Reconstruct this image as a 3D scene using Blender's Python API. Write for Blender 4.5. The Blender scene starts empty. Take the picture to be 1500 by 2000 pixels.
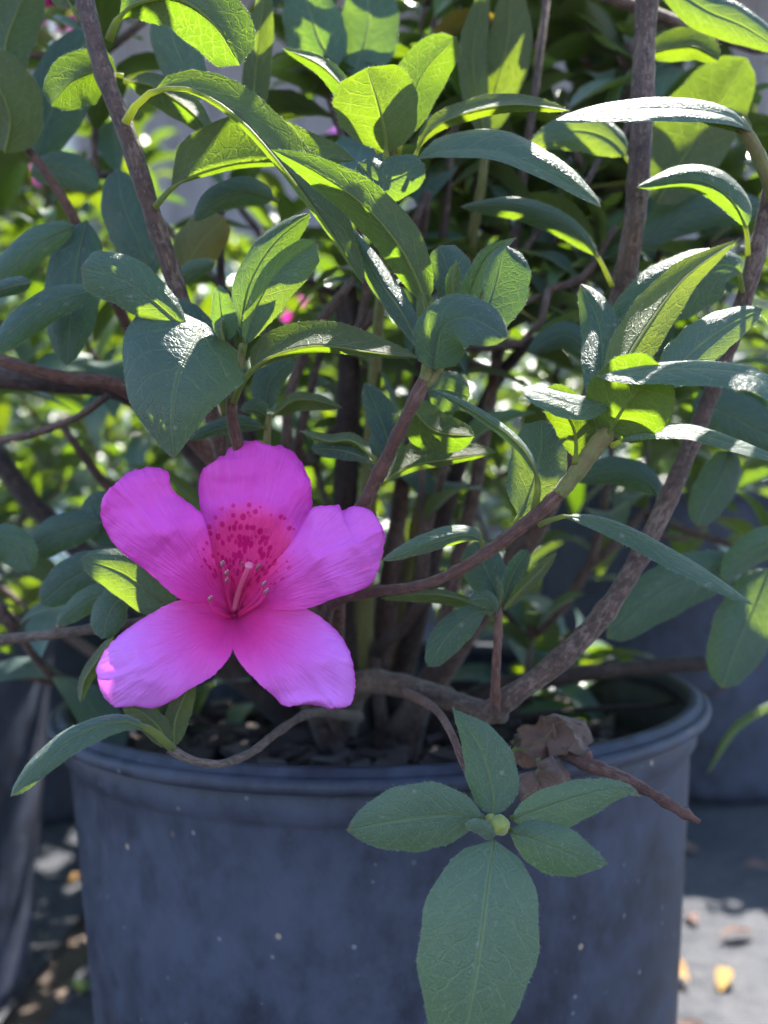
import bpy, math, random
import numpy as np
from mathutils import Vector, Matrix, noise

# ------------------------------------------------------------------ camera, sky, sun, exposure
SC = bpy.context.scene
COL = SC.collection
F = 1810.0                      # focal length in photograph pixels (1500 wide)
CAMZ = 0.350
cam = bpy.data.cameras.new('camera')
cam.sensor_fit = 'HORIZONTAL'; cam.sensor_width = 36.0; cam.lens = 36.0 * F / 1500.0
cam.clip_start = 0.01; cam.clip_end = 400.0
cam.dof.use_dof = True; cam.dof.focus_distance = 0.248; cam.dof.aperture_fstop = cam.lens / 4.0
camo = bpy.data.objects.new('camera', cam); COL.objects.link(camo)
camo.location = (0, 0, CAMZ); camo.rotation_euler = (math.radians(90), 0, 0)
SC.camera = camo

SUN_AZ, SUN_EL = math.radians(25), math.radians(57)     # azimuth: clockwise from the view direction
W = bpy.data.worlds.new('World'); SC.world = W; W.use_nodes = True
nt = W.node_tree; nt.nodes.clear()
sky = nt.nodes.new('ShaderNodeTexSky'); sky.sky_type = 'NISHITA'; sky.sun_disc = False
sky.sun_elevation = SUN_EL; sky.sun_rotation = SUN_AZ; sky.air_density = 1.0; sky.dust_density = 0.4; sky.ozone_density = 2.0
bg = nt.nodes.new('ShaderNodeBackground'); bg.inputs['Strength'].default_value = 0.12
wo = nt.nodes.new('ShaderNodeOutputWorld')
nt.links.new(sky.outputs[0], bg.inputs[0]); nt.links.new(bg.outputs[0], wo.inputs[0])
sd = Vector((math.sin(SUN_AZ) * math.cos(SUN_EL), math.cos(SUN_AZ) * math.cos(SUN_EL), math.sin(SUN_EL)))
sun = bpy.data.lights.new('sun', 'SUN'); sun.energy = 5.0; sun.angle = math.radians(0.53); sun.color = (1.0, 0.95, 0.86)
suno = bpy.data.objects.new('sun', sun); COL.objects.link(suno)
suno.rotation_euler = sd.to_track_quat('Z', 'Y').to_euler(); suno.location = (1, 2, 3)
vs = SC.view_settings; vs.view_transform = 'Standard'; vs.look = 'None'; vs.exposure = 2.15; vs.gamma = 1.0
vs.use_curve_mapping = False
SC.render.engine = 'CYCLES'
SC.cycles.use_denoising = True; SC.cycles.max_bounces = 4; SC.cycles.diffuse_bounces = 3; SC.cycles.transmission_bounces = 4; SC.cycles.adaptive_threshold = .03; SC.cycles.transparent_max_bounces = 8
SC.cycles.sample_clamp_indirect = 6.0; SC.cycles.caustics_reflective = False; SC.cycles.caustics_refractive = False; SC.cycles.use_light_tree = False

R = random.Random(7)

# ------------------------------------------------------------------ helpers
def P(x, y, d):
    """a point of the place: d centimetres in front of the lens plane, along the ray that leaves towards (x, y)"""
    d *= 0.01
    return Vector(((x - 750.0) / F * d, d, CAMZ - (y - 1000.0) / F * d))

def tag(o, label=None, cat=None, group=None, kind=None):
    if label: o['label'] = label
    if cat: o['category'] = cat
    if group: o['group'] = group
    if kind: o['kind'] = kind
    return o

def empty(name, loc=(0, 0, 0), rz=0):
    o = bpy.data.objects.new(name, None); COL.objects.link(o)
    o.location = loc; o.rotation_euler = (0, 0, rz); o.empty_display_size = 0.05
    return o

def mesh(name, verts, faces, mats, uv=None, fm=None, smooth=True):
    me = bpy.data.meshes.new(name)
    me.from_pydata([tuple(v) for v in verts], [], faces)
    for m in (mats if isinstance(mats, (list, tuple)) else [mats]): me.materials.append(m)
    if uv is not None:
        l = me.uv_layers.new(name='UVMap')
        vi = np.empty(len(me.loops), dtype=np.int32); me.loops.foreach_get('vertex_index', vi)
        l.data.foreach_set('uv', np.asarray(uv, dtype=np.float32)[vi].ravel())
    if fm is not None: me.polygons.foreach_set('material_index', fm)
    if smooth: me.polygons.foreach_set('use_smooth', [True] * len(me.polygons))
    me.update()
    return me

def put(name, me, parent=None, loc=None, mat=None):
    o = bpy.data.objects.new(name, me); COL.objects.link(o)
    if parent: o.parent = parent
    if mat is not None: o.matrix_local = mat
    elif loc is not None: o.location = loc
    return o

def cr(pts, n):
    """Catmull-Rom resampling of a list of equal-length tuples to n+1 points, even in parameter length"""
    p = np.array(pts, dtype=float); k = len(p)
    if k == 2: return [p[0] + (p[1] - p[0]) * i / n for i in range(n + 1)]
    q = np.vstack([2 * p[0] - p[1], p, 2 * p[-1] - p[-2]])
    fine = []
    for s in range(k - 1):
        a, b, c, d = q[s], q[s + 1], q[s + 2], q[s + 3]
        for i in range(24):
            t = i / 24.0
            fine.append(.5 * (2 * b + (c - a) * t + (2 * a - 5 * b + 4 * c - d) * t * t + (3 * b - a - 3 * c + d) * t ** 3))
    fine.append(p[-1]); fine = np.array(fine)
    L = np.concatenate([[0], np.cumsum(np.linalg.norm(np.diff(fine[:, :2] if p.shape[1] > 3 else fine[:, :3], axis=0), axis=1))])
    if L[-1] < 1e-9: return list(fine[:n + 1])
    out = []
    for i in range(n + 1):
        out.append(np.array([np.interp(L[-1] * i / n, L, fine[:, c]) for c in range(p.shape[1])]))
    return out

def tube_geo(pts, radii, sides=8, jit=0.0, seed=0, cap=True):
    """pts world Vectors"""
    rr = random.Random(seed)
    V, Fc = [], []
    n = len(pts)
    t0 = (pts[1] - pts[0]).normalized()
    u = t0.orthogonal().normalized()
    for i in range(n):
        t = (pts[min(i + 1, n - 1)] - pts[max(i - 1, 0)]).normalized()
        u = (u - t * u.dot(t)).normalized(); w = t.cross(u)
        r = radii[i] * (1 + rr.uniform(-jit, jit))
        for s in range(sides):
            a = 2 * math.pi * s / sides
            rs = r * (1 + rr.uniform(-jit, jit) * .6)
            V.append(pts[i] + (u * math.cos(a) + w * math.sin(a)) * rs)
    for i in range(n - 1):
        for s in range(sides):
            a = i * sides + s; b = i * sides + (s + 1) % sides
            Fc.append((a, b, b + sides, a + sides))
    if cap:
        Fc.append(tuple(range(sides - 1, -1, -1))); Fc.append(tuple((n - 1) * sides + s for s in range(sides)))
    return V, Fc

def tube_uv(pts, sides):
    L = [0.0]
    for i in range(1, len(pts)): L.append(L[-1] + (pts[i] - pts[i - 1]).length)
    return [(s / sides, l * 40) for l in L for s in range(sides)]

# ------------------------------------------------------------------ materials
class NT:
    def __init__(s, name):
        s.m = bpy.data.materials.new(name); s.m.use_nodes = True; s.t = s.m.node_tree; s.t.nodes.clear()
        s.out = s.n('ShaderNodeOutputMaterial')
    def n(s, typ, **kw):
        x = s.t.nodes.new(typ)
        for k, v in kw.items(): setattr(x, k, v)
        return x
    def set(s, sock, v):
        if v is None: return
        if hasattr(v, 'is_output'): s.t.links.new(v, sock)
        elif isinstance(v, (tuple, list)) and len(v) == 3 and sock.type == 'RGBA': sock.default_value = (*v, 1)
        else: sock.default_value = v
    def math(s, op, a, b=None, c=None, clamp=False):
        x = s.n('ShaderNodeMath', operation=op, use_clamp=clamp)
        for i, v in enumerate((a, b, c)): s.set(x.inputs[i], v)
        return x.outputs[0]
    def vmath(s, op, a, b=None):
        x = s.n('ShaderNodeVectorMath', operation=op)
        s.set(x.inputs[0], a); s.set(x.inputs[1], b)
        return x.outputs[0]
    def ramp(s, v, a, b, lo=0.0, hi=1.0, smooth=True):
        x = s.n('ShaderNodeMapRange', interpolation_type='SMOOTHSTEP' if smooth else 'LINEAR')
        s.set(x.inputs[0], v); s.set(x.inputs[1], a); s.set(x.inputs[2], b); s.set(x.inputs[3], lo); s.set(x.inputs[4], hi)
        return x.outputs[0]
    def mix(s, f, a, b, blend='MIX'):
        x = s.n('ShaderNodeMix', data_type='RGBA', blend_type=blend)
        s.set(x.inputs[0], f); s.set(x.inputs[6], a); s.set(x.inputs[7], b)
        return x.outputs[2]
    def noise(s, vec, scale, detail=3, rough=.55, dist=0.0):
        x = s.n('ShaderNodeTexNoise'); s.set(x.inputs['Vector'], vec)
        x.inputs['Scale'].default_value = scale; x.inputs['Detail'].default_value = detail
        x.inputs['Roughness'].default_value = rough; x.inputs['Distortion'].default_value = dist
        return x.outputs[0]
    def voro(s, vec, scale, feature='F1', rnd=1.0):
        x = s.n('ShaderNodeTexVoronoi', feature=feature); s.set(x.inputs['Vector'], vec)
        x.inputs['Scale'].default_value = scale; x.inputs['Randomness'].default_value = rnd
        return x
    def bump(s, h, strength, dist, normal=None):
        x = s.n('ShaderNodeBump'); x.inputs['Strength'].default_value = strength; x.inputs['Distance'].default_value = dist
        s.set(x.inputs['Height'], h)
        if normal is not None: s.set(x.inputs['Normal'], normal)
        return x.outputs[0]
    def principled(s, **kw):
        x = s.n('ShaderNodeBsdfPrincipled')
        for k, v in kw.items(): s.set(x.inputs[k.replace('_', ' ')], v)
        return x.outputs[0]
    def finish(s, sh):
        s.t.links.new(sh, s.out.inputs[0]); return s.m
    def obj(s): return s.n('ShaderNodeTexCoord').outputs['Object']
    def uv(s): return s.n('ShaderNodeTexCoord').outputs['UV']
    def sep(s, v):
        x = s.n('ShaderNodeSeparateXYZ'); s.set(x.inputs[0], v); return x.outputs
    def comb(s, a, b, c=0.0):
        x = s.n('ShaderNodeCombineXYZ'); s.set(x.inputs[0], a); s.set(x.inputs[1], b); s.set(x.inputs[2], c); return x.outputs[0]

def leaf_material(name, top1, top2, under, trans, vein_t, tfac=0.36, spots=0.0, rough=.42, far=False):
    k = NT(name)
    uv = k.uv(); u, v, _ = k.sep(uv)
    geo = k.n('ShaderNodeNewGeometry'); rnd = k.math('FRACT', k.math('ADD', geo.outputs['Random Per Island'], k.n('ShaderNodeObjectInfo').outputs['Random']))
    back = geo.outputs['Backfacing']
    ob = k.obj()
    nz = k.noise(ob, 240, 2)
    big = k.noise(ob, 55, 2)
    a = k.math('MULTIPLY', k.math('ABSOLUTE', k.math('SUBTRACT', u, .5)), 2.0)
    wob = k.math('MULTIPLY', k.math('SUBTRACT', nz, .5), .55)
    ph = k.math('ADD', k.math('SUBTRACT', k.math('MULTIPLY', v, 7.0), k.math('MULTIPLY', a, 1.9)), wob)
    lat = k.math('ABSOLUTE', k.math('SUBTRACT', k.math('FRACT', ph), .5))
    lat = k.math('MULTIPLY', k.ramp(lat, .0, .085, 1, 0), k.ramp(a, .55, .98, 1, 0))
    midr = k.ramp(a, .015, .075, 1, 0)
    vc = k.vmath('MULTIPLY', uv, (7.0, 15.0, 1.0))
    vc = k.vmath('ADD', vc, k.comb(wob, wob, rnd))
    if far: ret = ret2 = 0.0
    else: ret = k.ramp(k.voro(vc, 1.0, 'DISTANCE_TO_EDGE').outputs['Distance'], .01, .09, 1, 0)
    if not far: ret2 = k.ramp(k.voro(vc, 3.1, 'DISTANCE_TO_EDGE').outputs['Distance'], .0, .14, 1, 0)
    vein = k.math('MAXIMUM', midr, k.math('MAXIMUM', k.math('MULTIPLY', lat, .8), k.math('MULTIPLY', ret, .42)))
    tc = k.mix(k.ramp(k.math('ADD', big, k.math('MULTIPLY', k.math('SUBTRACT', rnd, .5), .6)), .3, .75), top1, top2)
    tc = k.mix(k.math('MULTIPLY', k.math('MAXIMUM', midr, k.math('MULTIPLY', lat, .35)), .30), tc, (top2[0] * 2.6, top2[1] * 2.2, top2[2] * 1.7))
    if spots > 0:
        vs_ = k.voro(ob, 260)
        sp = k.math('MULTIPLY', k.ramp(vs_.outputs['Distance'], .12, .22, 1, 0), k.ramp(k.sep(vs_.outputs['Color'])[0], .86, .9, 0, 1))
        scar = k.math('MULTIPLY', k.ramp(k.noise(ob, 420, 3, .65), .62, .70), k.ramp(k.noise(ob, 38, 1), .56, .66))
        tc = k.mix(k.math('MULTIPLY', k.math('MAXIMUM', sp, scar), spots), tc, (.33, .30, .29))
    fuzz = .35 if far else k.ramp(k.noise(k.vmath('MULTIPLY', uv, (90, 260, 1)), 1.0, 1), .58, .74)
    tc = k.mix(k.math('MULTIPLY', fuzz, .30), tc, (.26, .33, .31))
    uc = k.mix(k.math('MULTIPLY', vein, .5), under, (under[0] * 1.7, under[1] * 1.5, under[2] * 1.4))
    uc = k.mix(k.math('MULTIPLY', big, .5), uc, (under[0] * .8, under[1] * .75, under[2] * .6))
    if not far:
        tipb = k.math('MULTIPLY', k.ramp(k.math('ADD', v, k.math('MULTIPLY', nz, .10)), 1.0, 1.06), k.ramp(rnd, .35, .45))
        tc = k.mix(k.math('MULTIPLY', tipb, .7), tc, (.16, .09, .05))
    bc = k.mix(back, tc, uc)
    hgt = k.math('SUBTRACT', k.math('MULTIPLY', nz, .25), k.math('ADD', k.math('MULTIPLY', vein, .7), k.math('MULTIPLY', ret2, .2)))
    nrm = None if far else k.bump(hgt, .55, .0006)
    pr = k.principled(Base_Color=bc, Roughness=k.math('ADD', rough, k.math('MULTIPLY', back, .2)), Specular_IOR_Level=.5,
                      Sheen_Weight=.30, Sheen_Roughness=.4, Sheen_Tint=(.85, .95, 1.0), Normal=nrm)
    tr = k.n('ShaderNodeBsdfTranslucent')
    tcol = k.mix(k.math('MULTIPLY', vein, .75), k.mix(k.ramp(rnd, 0, 1), trans, (trans[0] * 1.35, trans[1] * 1.0, trans[2])), vein_t)
    tcol = k.mix(k.math('MULTIPLY', big, .35), tcol, (trans[0] * .6, trans[1] * .7, trans[2] * .6))
    k.set(tr.inputs[0], tcol); k.set(tr.inputs[1], nrm)
    mx = k.n('ShaderNodeMixShader'); k.set(mx.inputs[0], tfac); k.t.links.new(pr, mx.inputs[1]); k.t.links.new(tr.outputs[0], mx.inputs[2])
    return k.finish(mx.outputs[0])

M = {}
A_ = dict(leaf=((.040, .082, .069), (.058, .106, .080), (.066, .080, .030), (.245, .450, .004), (.60, .78, .07)),
          leaf_pale=((.064, .116, .092), (.088, .148, .110), (.09, .105, .045), (.26, .45, .01), (.6, .75, .09)),
          leaf_teal=((.028, .060, .060), (.038, .078, .074), (.055, .074, .033), (.200, .400, .005), (.52, .70, .07)),
          leaf_young=((.055, .108, .040), (.075, .135, .050), (.105, .130, .040), (.300, .520, .006), (.66, .78, .08)),
          leaf_yellow=((.20, .15, .02), (.12, .13, .03), (.20, .16, .04), (.5, .38, .02), (.7, .6, .1)))
for n_, a_ in A_.items():
    M[n_] = leaf_material('azalea_' + n_, *a_, spots={'leaf': .55, 'leaf_teal': .25, 'leaf_pale': .6}.get(n_, 0))
    M[n_ + '_far'] = leaf_material('azalea_' + n_ + '_background', *a_, far=True, tfac=.22, rough=.36)
M['dead_leaf'] = leaf_material('dead_leaf', (.115, .062, .050), (.185, .105, .082), (.15, .088, .070), (.30, .14, .07), (.3, .14, .07), tfac=.25, rough=.7)
M['dead_yellow'] = leaf_material('dead_leaf_yellow', (.46, .26, .04), (.38, .20, .05), (.42, .25, .06), (.6, .33, .04), (.5, .28, .05), tfac=.3, rough=.6)

def simple(name, col, rough=.6, spec=.4, **kw):
    k = NT(name); return k.finish(k.principled(Base_Color=col, Roughness=rough, Specular_IOR_Level=spec, **kw))

def hair_mat():
    k = NT('leaf_hair')
    pr = k.principled(Base_Color=(.62, .66, .6), Roughness=.4)
    tr = k.n('ShaderNodeBsdfTranslucent'); tr.inputs[0].default_value = (.8, .85, .7, 1)
    mx = k.n('ShaderNodeMixShader'); mx.inputs[0].default_value = .5
    k.t.links.new(pr, mx.inputs[1]); k.t.links.new(tr.outputs[0], mx.inputs[2])
    return k.finish(mx.outputs[0])
M['hair'] = hair_mat()

def rib_mat():
    k = NT('leaf_rib')
    nz = k.noise(k.obj(), 500, 2)
    bc = k.mix(nz, (.13, .16, .055), (.20, .21, .08))
    pr = k.principled(Base_Color=bc, Roughness=.5, Sheen_Weight=.3)
    tr = k.n('ShaderNodeBsdfTranslucent'); tr.inputs[0].default_value = (.52, .58, .12, 1)
    mx = k.n('ShaderNodeMixShader'); mx.inputs[0].default_value = .6
    k.t.links.new(pr, mx.inputs[1]); k.t.links.new(tr.outputs[0], mx.inputs[2])
    return k.finish(mx.outputs[0])
M['rib'] = rib_mat()

def bark_mat(name, c1, c2, c3, bumps=1.0):
    k = NT(name)
    ob = k.obj(); uv = k.uv()
    n1 = k.noise(ob, 330, 4, .65); n2 = k.noise(ob, 70, 2)
    st = k.noise(k.vmath('MULTIPLY', uv, (9, 5, 1)), 1.6, 3, .6)
    fl = k.ramp(k.noise(ob, 900, 2, .6), .60, .72)
    c = k.mix(k.ramp(n1, .32, .68), c1, c2)
    c = k.mix(k.ramp(k.math('ADD', k.math('MULTIPLY', st, .6), k.math('MULTIPLY', n2, .4)), .47, .62), c, c3)
    c = k.mix(k.math('MULTIPLY', fl, .5), c, (c3[0] * 1.5, c3[1] * 1.4, c3[2] * 1.3))
    h = k.math('ADD', k.math('MULTIPLY', n1, .7), k.math('MULTIPLY', st, .6))
    return k.finish(k.principled(Base_Color=c, Roughness=.72, Specular_IOR_Level=.3, Sheen_Weight=.12, Normal=k.bump(h, .9 * bumps, .0012)))
M['bark'] = bark_mat('bark_brown', (.050, .030, .028), (.110, .062, .052), (.175, .120, .105))
M['bark_red'] = bark_mat('bark_reddish', (.070, .030, .027), (.140, .060, .047), (.170, .095, .078))
M['bark_dark'] = bark_mat('bark_dark', (.022, .015, .016), (.048, .030, .029), (.075, .050, .046))
M['bark_grey'] = bark_mat('bark_greyish', (.060, .040, .034), (.115, .078, .064), (.17, .125, .105))
M['green_stem'] = bark_mat('green_stem', (.135, .145, .050), (.20, .19, .075), (.17, .13, .06), .5)

# ------------------------------------------------------------------ leaf geometry
def prof(t, pf, p, kk):
    s = (t - pf) / (1 - pf)
    if s <= 0 or s >= 1: return 0.0
    a, b = kk * p, kk * (1 - p) * (1.35 if kk >= .95 else 1.12)
    p = a / (a + b)
    return (s ** a * (1 - s) ** b) / (p ** a * (1 - p) ** b)

def front_leaf(name, mid, wl, wr, dl=.3, dr=.3, pr=(.06, .48, 1.15), under=False, mat='leaf', parent=None, n=18, m=5, hairs=1.0, bulge=.10, rib=.0007, wave=.05, seed=None, crumple=0.0):
    rr = random.Random(seed if seed is not None else int(mid[0][0] * 7 + mid[0][1] * 13 + mid[-1][0]))
    base = parent.location
    st = cr(mid, n)
    rows, half = [], []
    ph = rr.uniform(0, 6.28); fr = rr.uniform(7, 12)
    for i in range(n + 1):
        x, y, d = st[i]
        q0, q1 = st[max(i - 1, 0)], st[min(i + 1, n)]
        tx, ty = q1[0] - q0[0], q1[1] - q0[1]
        L = math.hypot(tx, ty) or 1; tx /= L; ty /= L
        lx, ly = ty, -tx
        t = i / n; w = prof(t, *pr)
        row = []
        for j in range(-m, m + 1):
            f = abs(j) / m
            if j < 0: ww, dd, sg = wl, dl, 1
            else: ww, dd, sg = wr, dr, -1
            edge = 1 + .03 * math.sin(t * fr * 2.3 + ph * 2 + j)
            wf = w * f * edge
            dpt = d + dd * w * f ** 1.25 + wave * math.sin(t * fr + ph + (1.7 if j < 0 else 0)) * f * f * w
            # the narrow stalk keeps half a millimetre of width
            mn = .05 / d * F * .01 * f * 3.0 if abs(ww) * wf * d / F < .06 else 0
            row.append(P(x + lx * sg * (ww * wf + mn), y + ly * sg * (ww * wf + mn), dpt))
        rows.append(row)
    # quilted halves: raise the blade between rib and margin along its own normal
    V = []
    c = 2 * m + 1
    sgn = -1 if under else 1
    for i in range(n + 1):
        tdir = (rows[min(i + 1, n)][m] - rows[max(i - 1, 0)][m]).normalized()
        for j in range(c):
            f = abs(j - m) / m
            p = rows[i][j].copy()
            side = rows[i][c - 1 if j > m else 0] - rows[i][m]
            hw = side.length
            if hw > 1e-6 and 0 < f < 1:
                nn = tdir.cross(side) * (1 if j < m else -1)
                if nn.length > 1e-12:
                    nn.normalize(); p += nn * (sgn * bulge * hw * 4 * f * (1 - f))
            if crumple:
                p += Vector((noise.noise(p * 150), noise.noise(p * 150 + Vector((7, 0, 0))), noise.noise(p * 150 + Vector((0, 9, 0))))) * crumple
                p += Vector((noise.noise(p * 420), noise.noise(p * 420 + Vector((3, 0, 0))), noise.noise(p * 420 + Vector((0, 5, 0))))) * crumple * .35
            V.append(p - base)
    Fc, uv = [], []
    for i in range(n + 1):
        for j in range(c): uv.append((j / (c - 1), max(0, (i / n - pr[0]) / (1 - pr[0]))))
    for i in range(n):
        for j in range(c - 1):
            a = i * c + j
            q = (a, a + 1, a + 1 + c, a + c)
            Fc.append(q[::-1] if under else q)
    fm = [0] * len(Fc)
    # stalk and midrib
    rn = n - 1
    tp, tr = [], []
    for i in range(rn + 1):
        pm = V[i * c + m].copy()
        nn = (V[min(i + 1, n) * c + m] - V[max(i - 1, 0) * c + m])
        sd_ = V[i * c + c - 1] - V[i * c]
        nv = sd_.cross(nn) * (-1 if under else 1) if sd_.length > 1e-7 else Vector((0, 0, 0))
        if nv.length > 1e-12: nv.normalize()
        t = i / n
        r = rib * ((1.2 - .3 * t / max(pr[0], .05)) if t < pr[0] else max(.12, .62 - .55 * t))
        tp.append(pm - nv * r * .75); tr.append(r)
    tv, tf = tube_geo(tp, tr, 6)
    o0 = len(V); V += tv; Fc += [tuple(q + o0 for q in f_) for f_ in tf]; fm += [1] * len(tf)
    uv += [(.5, .5)] * len(tv)
    # fine hairs on the margin and on the blade
    if hairs > 0:
        def hair(p, dirv, ln, wd):
            s_ = dirv.cross(Vector((rr.uniform(-1, 1), rr.uniform(-1, 1), rr.uniform(-1, 1))))
            if s_.length < 1e-9: return
            s_.normalize(); s_ *= wd
            b = len(V)
            V.extend((p - s_, p + s_, p + dirv * ln)); Fc.append((b, b + 1, b + 2)); fm.append(2); uv.extend(((.5, .5),) * 3)
        for e in (0, c - 1):
            for i in range(1, n):
                p0, p1 = V[i * c + e], V[(i + 1) * c + e]
                out = p0 - V[i * c + m]
                if out.length < 5e-4: continue
                out.normalize(); tg = (p1 - p0).normalized()
                cnt = max(1, int((p1 - p0).length / .0005 * hairs))
                for _ in range(cnt):
                    dv = (out * rr.uniform(.2, .9) + tg * rr.uniform(.3, 1.1) + Vector((rr.uniform(-.4, .4), rr.uniform(-.4, .4), rr.uniform(-.2, .5)))).normalized()
                    hair(p0.lerp(p1, rr.random()), dv, rr.uniform(.0005, .0014) * rr.uniform(.5, 1), .000022)
        for _ in range(int(230 * hairs)):
            i = rr.randrange(1, n - 1); j = rr.randrange(0, c - 1)
            a, b_, cc = V[i * c + j], V[i * c + j + 1], V[(i + 1) * c + j]
            nn = (b_ - a).cross(cc - a)
            if nn.length < 1e-12: continue
            nn.normalize(); nn *= -1 if under and rr.random() < .7 else 1
            tg = (cc - a)
            if tg.length < 1e-6: continue
            dv = (nn * rr.uniform(.15, .6) + tg.normalized() * 1.0 + Vector((rr.uniform(-.3, .3), rr.uniform(-.3, .3), rr.uniform(-.3, .3)))).normalized()
            hair(a + (b_ - a) * rr.random() + (cc - a) * rr.random(), dv, rr.uniform(.0004, .0010), .000022)
    me = mesh(name, V, Fc, [M[mat], M['rib'], M['hair']], uv, fm)
    return put(name, me, parent)

def leaf_template(i, curl, fold, p, kk, twist, mat, hw=.19):
    """a leaf one unit long along +Y, upper face +Z, for shrubs further back"""
    n, m = 6, 2; c = 5
    V, Fc, uv = [], [], []
    pf = .09
    for a in range(n + 1):
        t = a / n
        w = max(hw * prof(t, pf, p, kk), .009 if t < .95 else .002)
        y = t * (1 - .25 * abs(curl) * t); z = -curl * t * t * .55 + .10 * math.sin(t * 3.0)
        for j in range(-2, 3):
            f = j / 2
            tw = twist * t
            xx = f * w; zz = fold * abs(f) ** 1.3 * w
            V.append(Vector((xx * math.cos(tw) - zz * math.sin(tw), y, z + xx * math.sin(tw) + zz * math.cos(tw))))
            uv.append((.5 + f / 2, max(0, (t - pf) / (1 - pf))))
    for a in range(n):
        for j in range(4):
            q = a * c + j
            Fc.append((q, q + 1, q + 1 + c, q + c))
    return V, Fc, uv, mat

TPL = [leaf_template(0, .25, .25, .5, 1.15, .1, 'leaf_far'), leaf_template(1, .6, .35, .55, 1.0, -.25, 'leaf_teal_far'),
       leaf_template(2, .95, .2, .48, 1.2, .3, 'leaf_far'), leaf_template(3, .1, .6, .5, 1.25, 0, 'leaf_young_far', .17),
       leaf_template(4, .45, .1, .62, .9, .15, 'leaf_teal_far', .2), leaf_template(5, -.2, .45, .5, 1.1, -.2, 'leaf_far', .18)]
TPL_ME = [mesh('leaf', t[0], t[1], M[t[3]], t[2]) for t in TPL]
TPL_Y = mesh('leaf', TPL[0][0], TPL[0][1], M['leaf_yellow_far'], TPL[0][2])
TPL_NP = [(np.array([tuple(v) for v in t[0]]), np.array(t[1]), np.array(t[2])) for t in TPL]

def leaf_mass(name, mats, parent, seed=0):
    """leaves past the countable ones, one mesh"""
    rr = random.Random(seed)
    vs_, fs_, us_, fm = [], [], [], []
    off = 0
    order = ['leaf_far', 'leaf_teal_far', 'leaf_young_far']
    for (mt, k) in mats:
        v, f, u = TPL_NP[k]
        A = np.array(mt)
        vs_.append(v @ A[:3, :3].T + A[:3, 3]); fs_.append(f + off); us_.append(u); off += len(v)
        fm += [order.index(TPL[k][3])] * len(f)
    me = bpy.data.meshes.new(name)
    V = np.concatenate(vs_); Fq = np.concatenate(fs_); U = np.concatenate(us_)
    me.vertices.add(len(V)); me.vertices.foreach_set('co', V.astype(np.float32).ravel())
    me.loops.add(Fq.size); me.loops.foreach_set('vertex_index', Fq.astype(np.int32).ravel())
    me.polygons.add(len(Fq)); me.polygons.foreach_set('loop_start', np.arange(0, Fq.size, 4, dtype=np.int32))
    me.polygons.foreach_set('loop_total', np.full(len(Fq), 4, dtype=np.int32))
    for o in order: me.materials.append(M[o])
    me.polygons.foreach_set('material_index', np.array(fm, dtype=np.int32))
    l = me.uv_layers.new(name='UVMap'); l.data.foreach_set('uv', U[Fq.ravel()].astype(np.float32).ravel())
    me.polygons.foreach_set('use_smooth', np.ones(len(Fq), dtype=bool))
    me.update(calc_edges=True); me.validate()
    return tag(put(name, me, parent), kind='stuff')

# gaps in the crown where sun reaches the leaves below: (x, y, depth cm, radius cm)
LIT = [(330, 178, 25.8, 1.0), (410, 190, 25.5, 1.2), (500, 270, 25.2, .8), (570, 350, 25, 1.0), (660, 480, 25.2, 1.0), (790, 480, 24.5, .8), (740, 190, 27, 1.6), (1330, 210, 26, 1.0),
       (1110, 345, 26.5, 1.1), (1160, 640, 26, 1.2), (1310, 600, 25.6, .8), (1430, 640, 26, 1.2), (1270, 780, 23.4, 1.6), (1080, 785, 23.8, 1.2),
       (1400, 860, 23.4, 1.0), (1050, 870, 25.7, .6), (1250, 1050, 24, .9), (600, 490, 25, .8), (335, 625, 25.1, .6), (600, 650, 24.9, .9), (850, 820, 26.8, 1.0),
       (825, 545, 24.8, .7), (120, 185, 27.1, .8), (250, 1120, 27, .9), (690, 70, 33.5, 1.6), (755, 345, 27.4, 1.1), (230, 200, 27, .6), (1410, 550, 27.8, .8)]
# leaves added along sun rays to keep the flower and hanging whorl in shade
SHADE = [(q, w, d) for q, w, d in ((460, 1190, 27.5), (500, 950, 26), (300, 1000, 26), (660, 1080, 26), (300, 1290, 26), (590, 1290, 26), (400, 1080, 27), (340, 760, 24), (420, 720, 24.4), (300, 820, 24),
         (720, 1500, 28.5), (620, 1495, 28.6), (820, 1510, 28.5), (930, 1460, 24.2), (800, 1600, 23.5), (1110, 1570, 23.5), (1100, 1660, 23.5), (930, 1750, 23), (900, 1880, 22.8), (960, 1950, 22.8), (1000, 1500, 24), (560, 890, 26), (440, 1000, 26))]
def in_gap(w, extra=.007):
    for (x, y, d, r) in LIT:
        q = P(x, y, d); v = w - q
        if v.dot(sd) > .012 and (v - sd * v.dot(sd)).length < r * .01 + extra: return True
    return False

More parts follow.
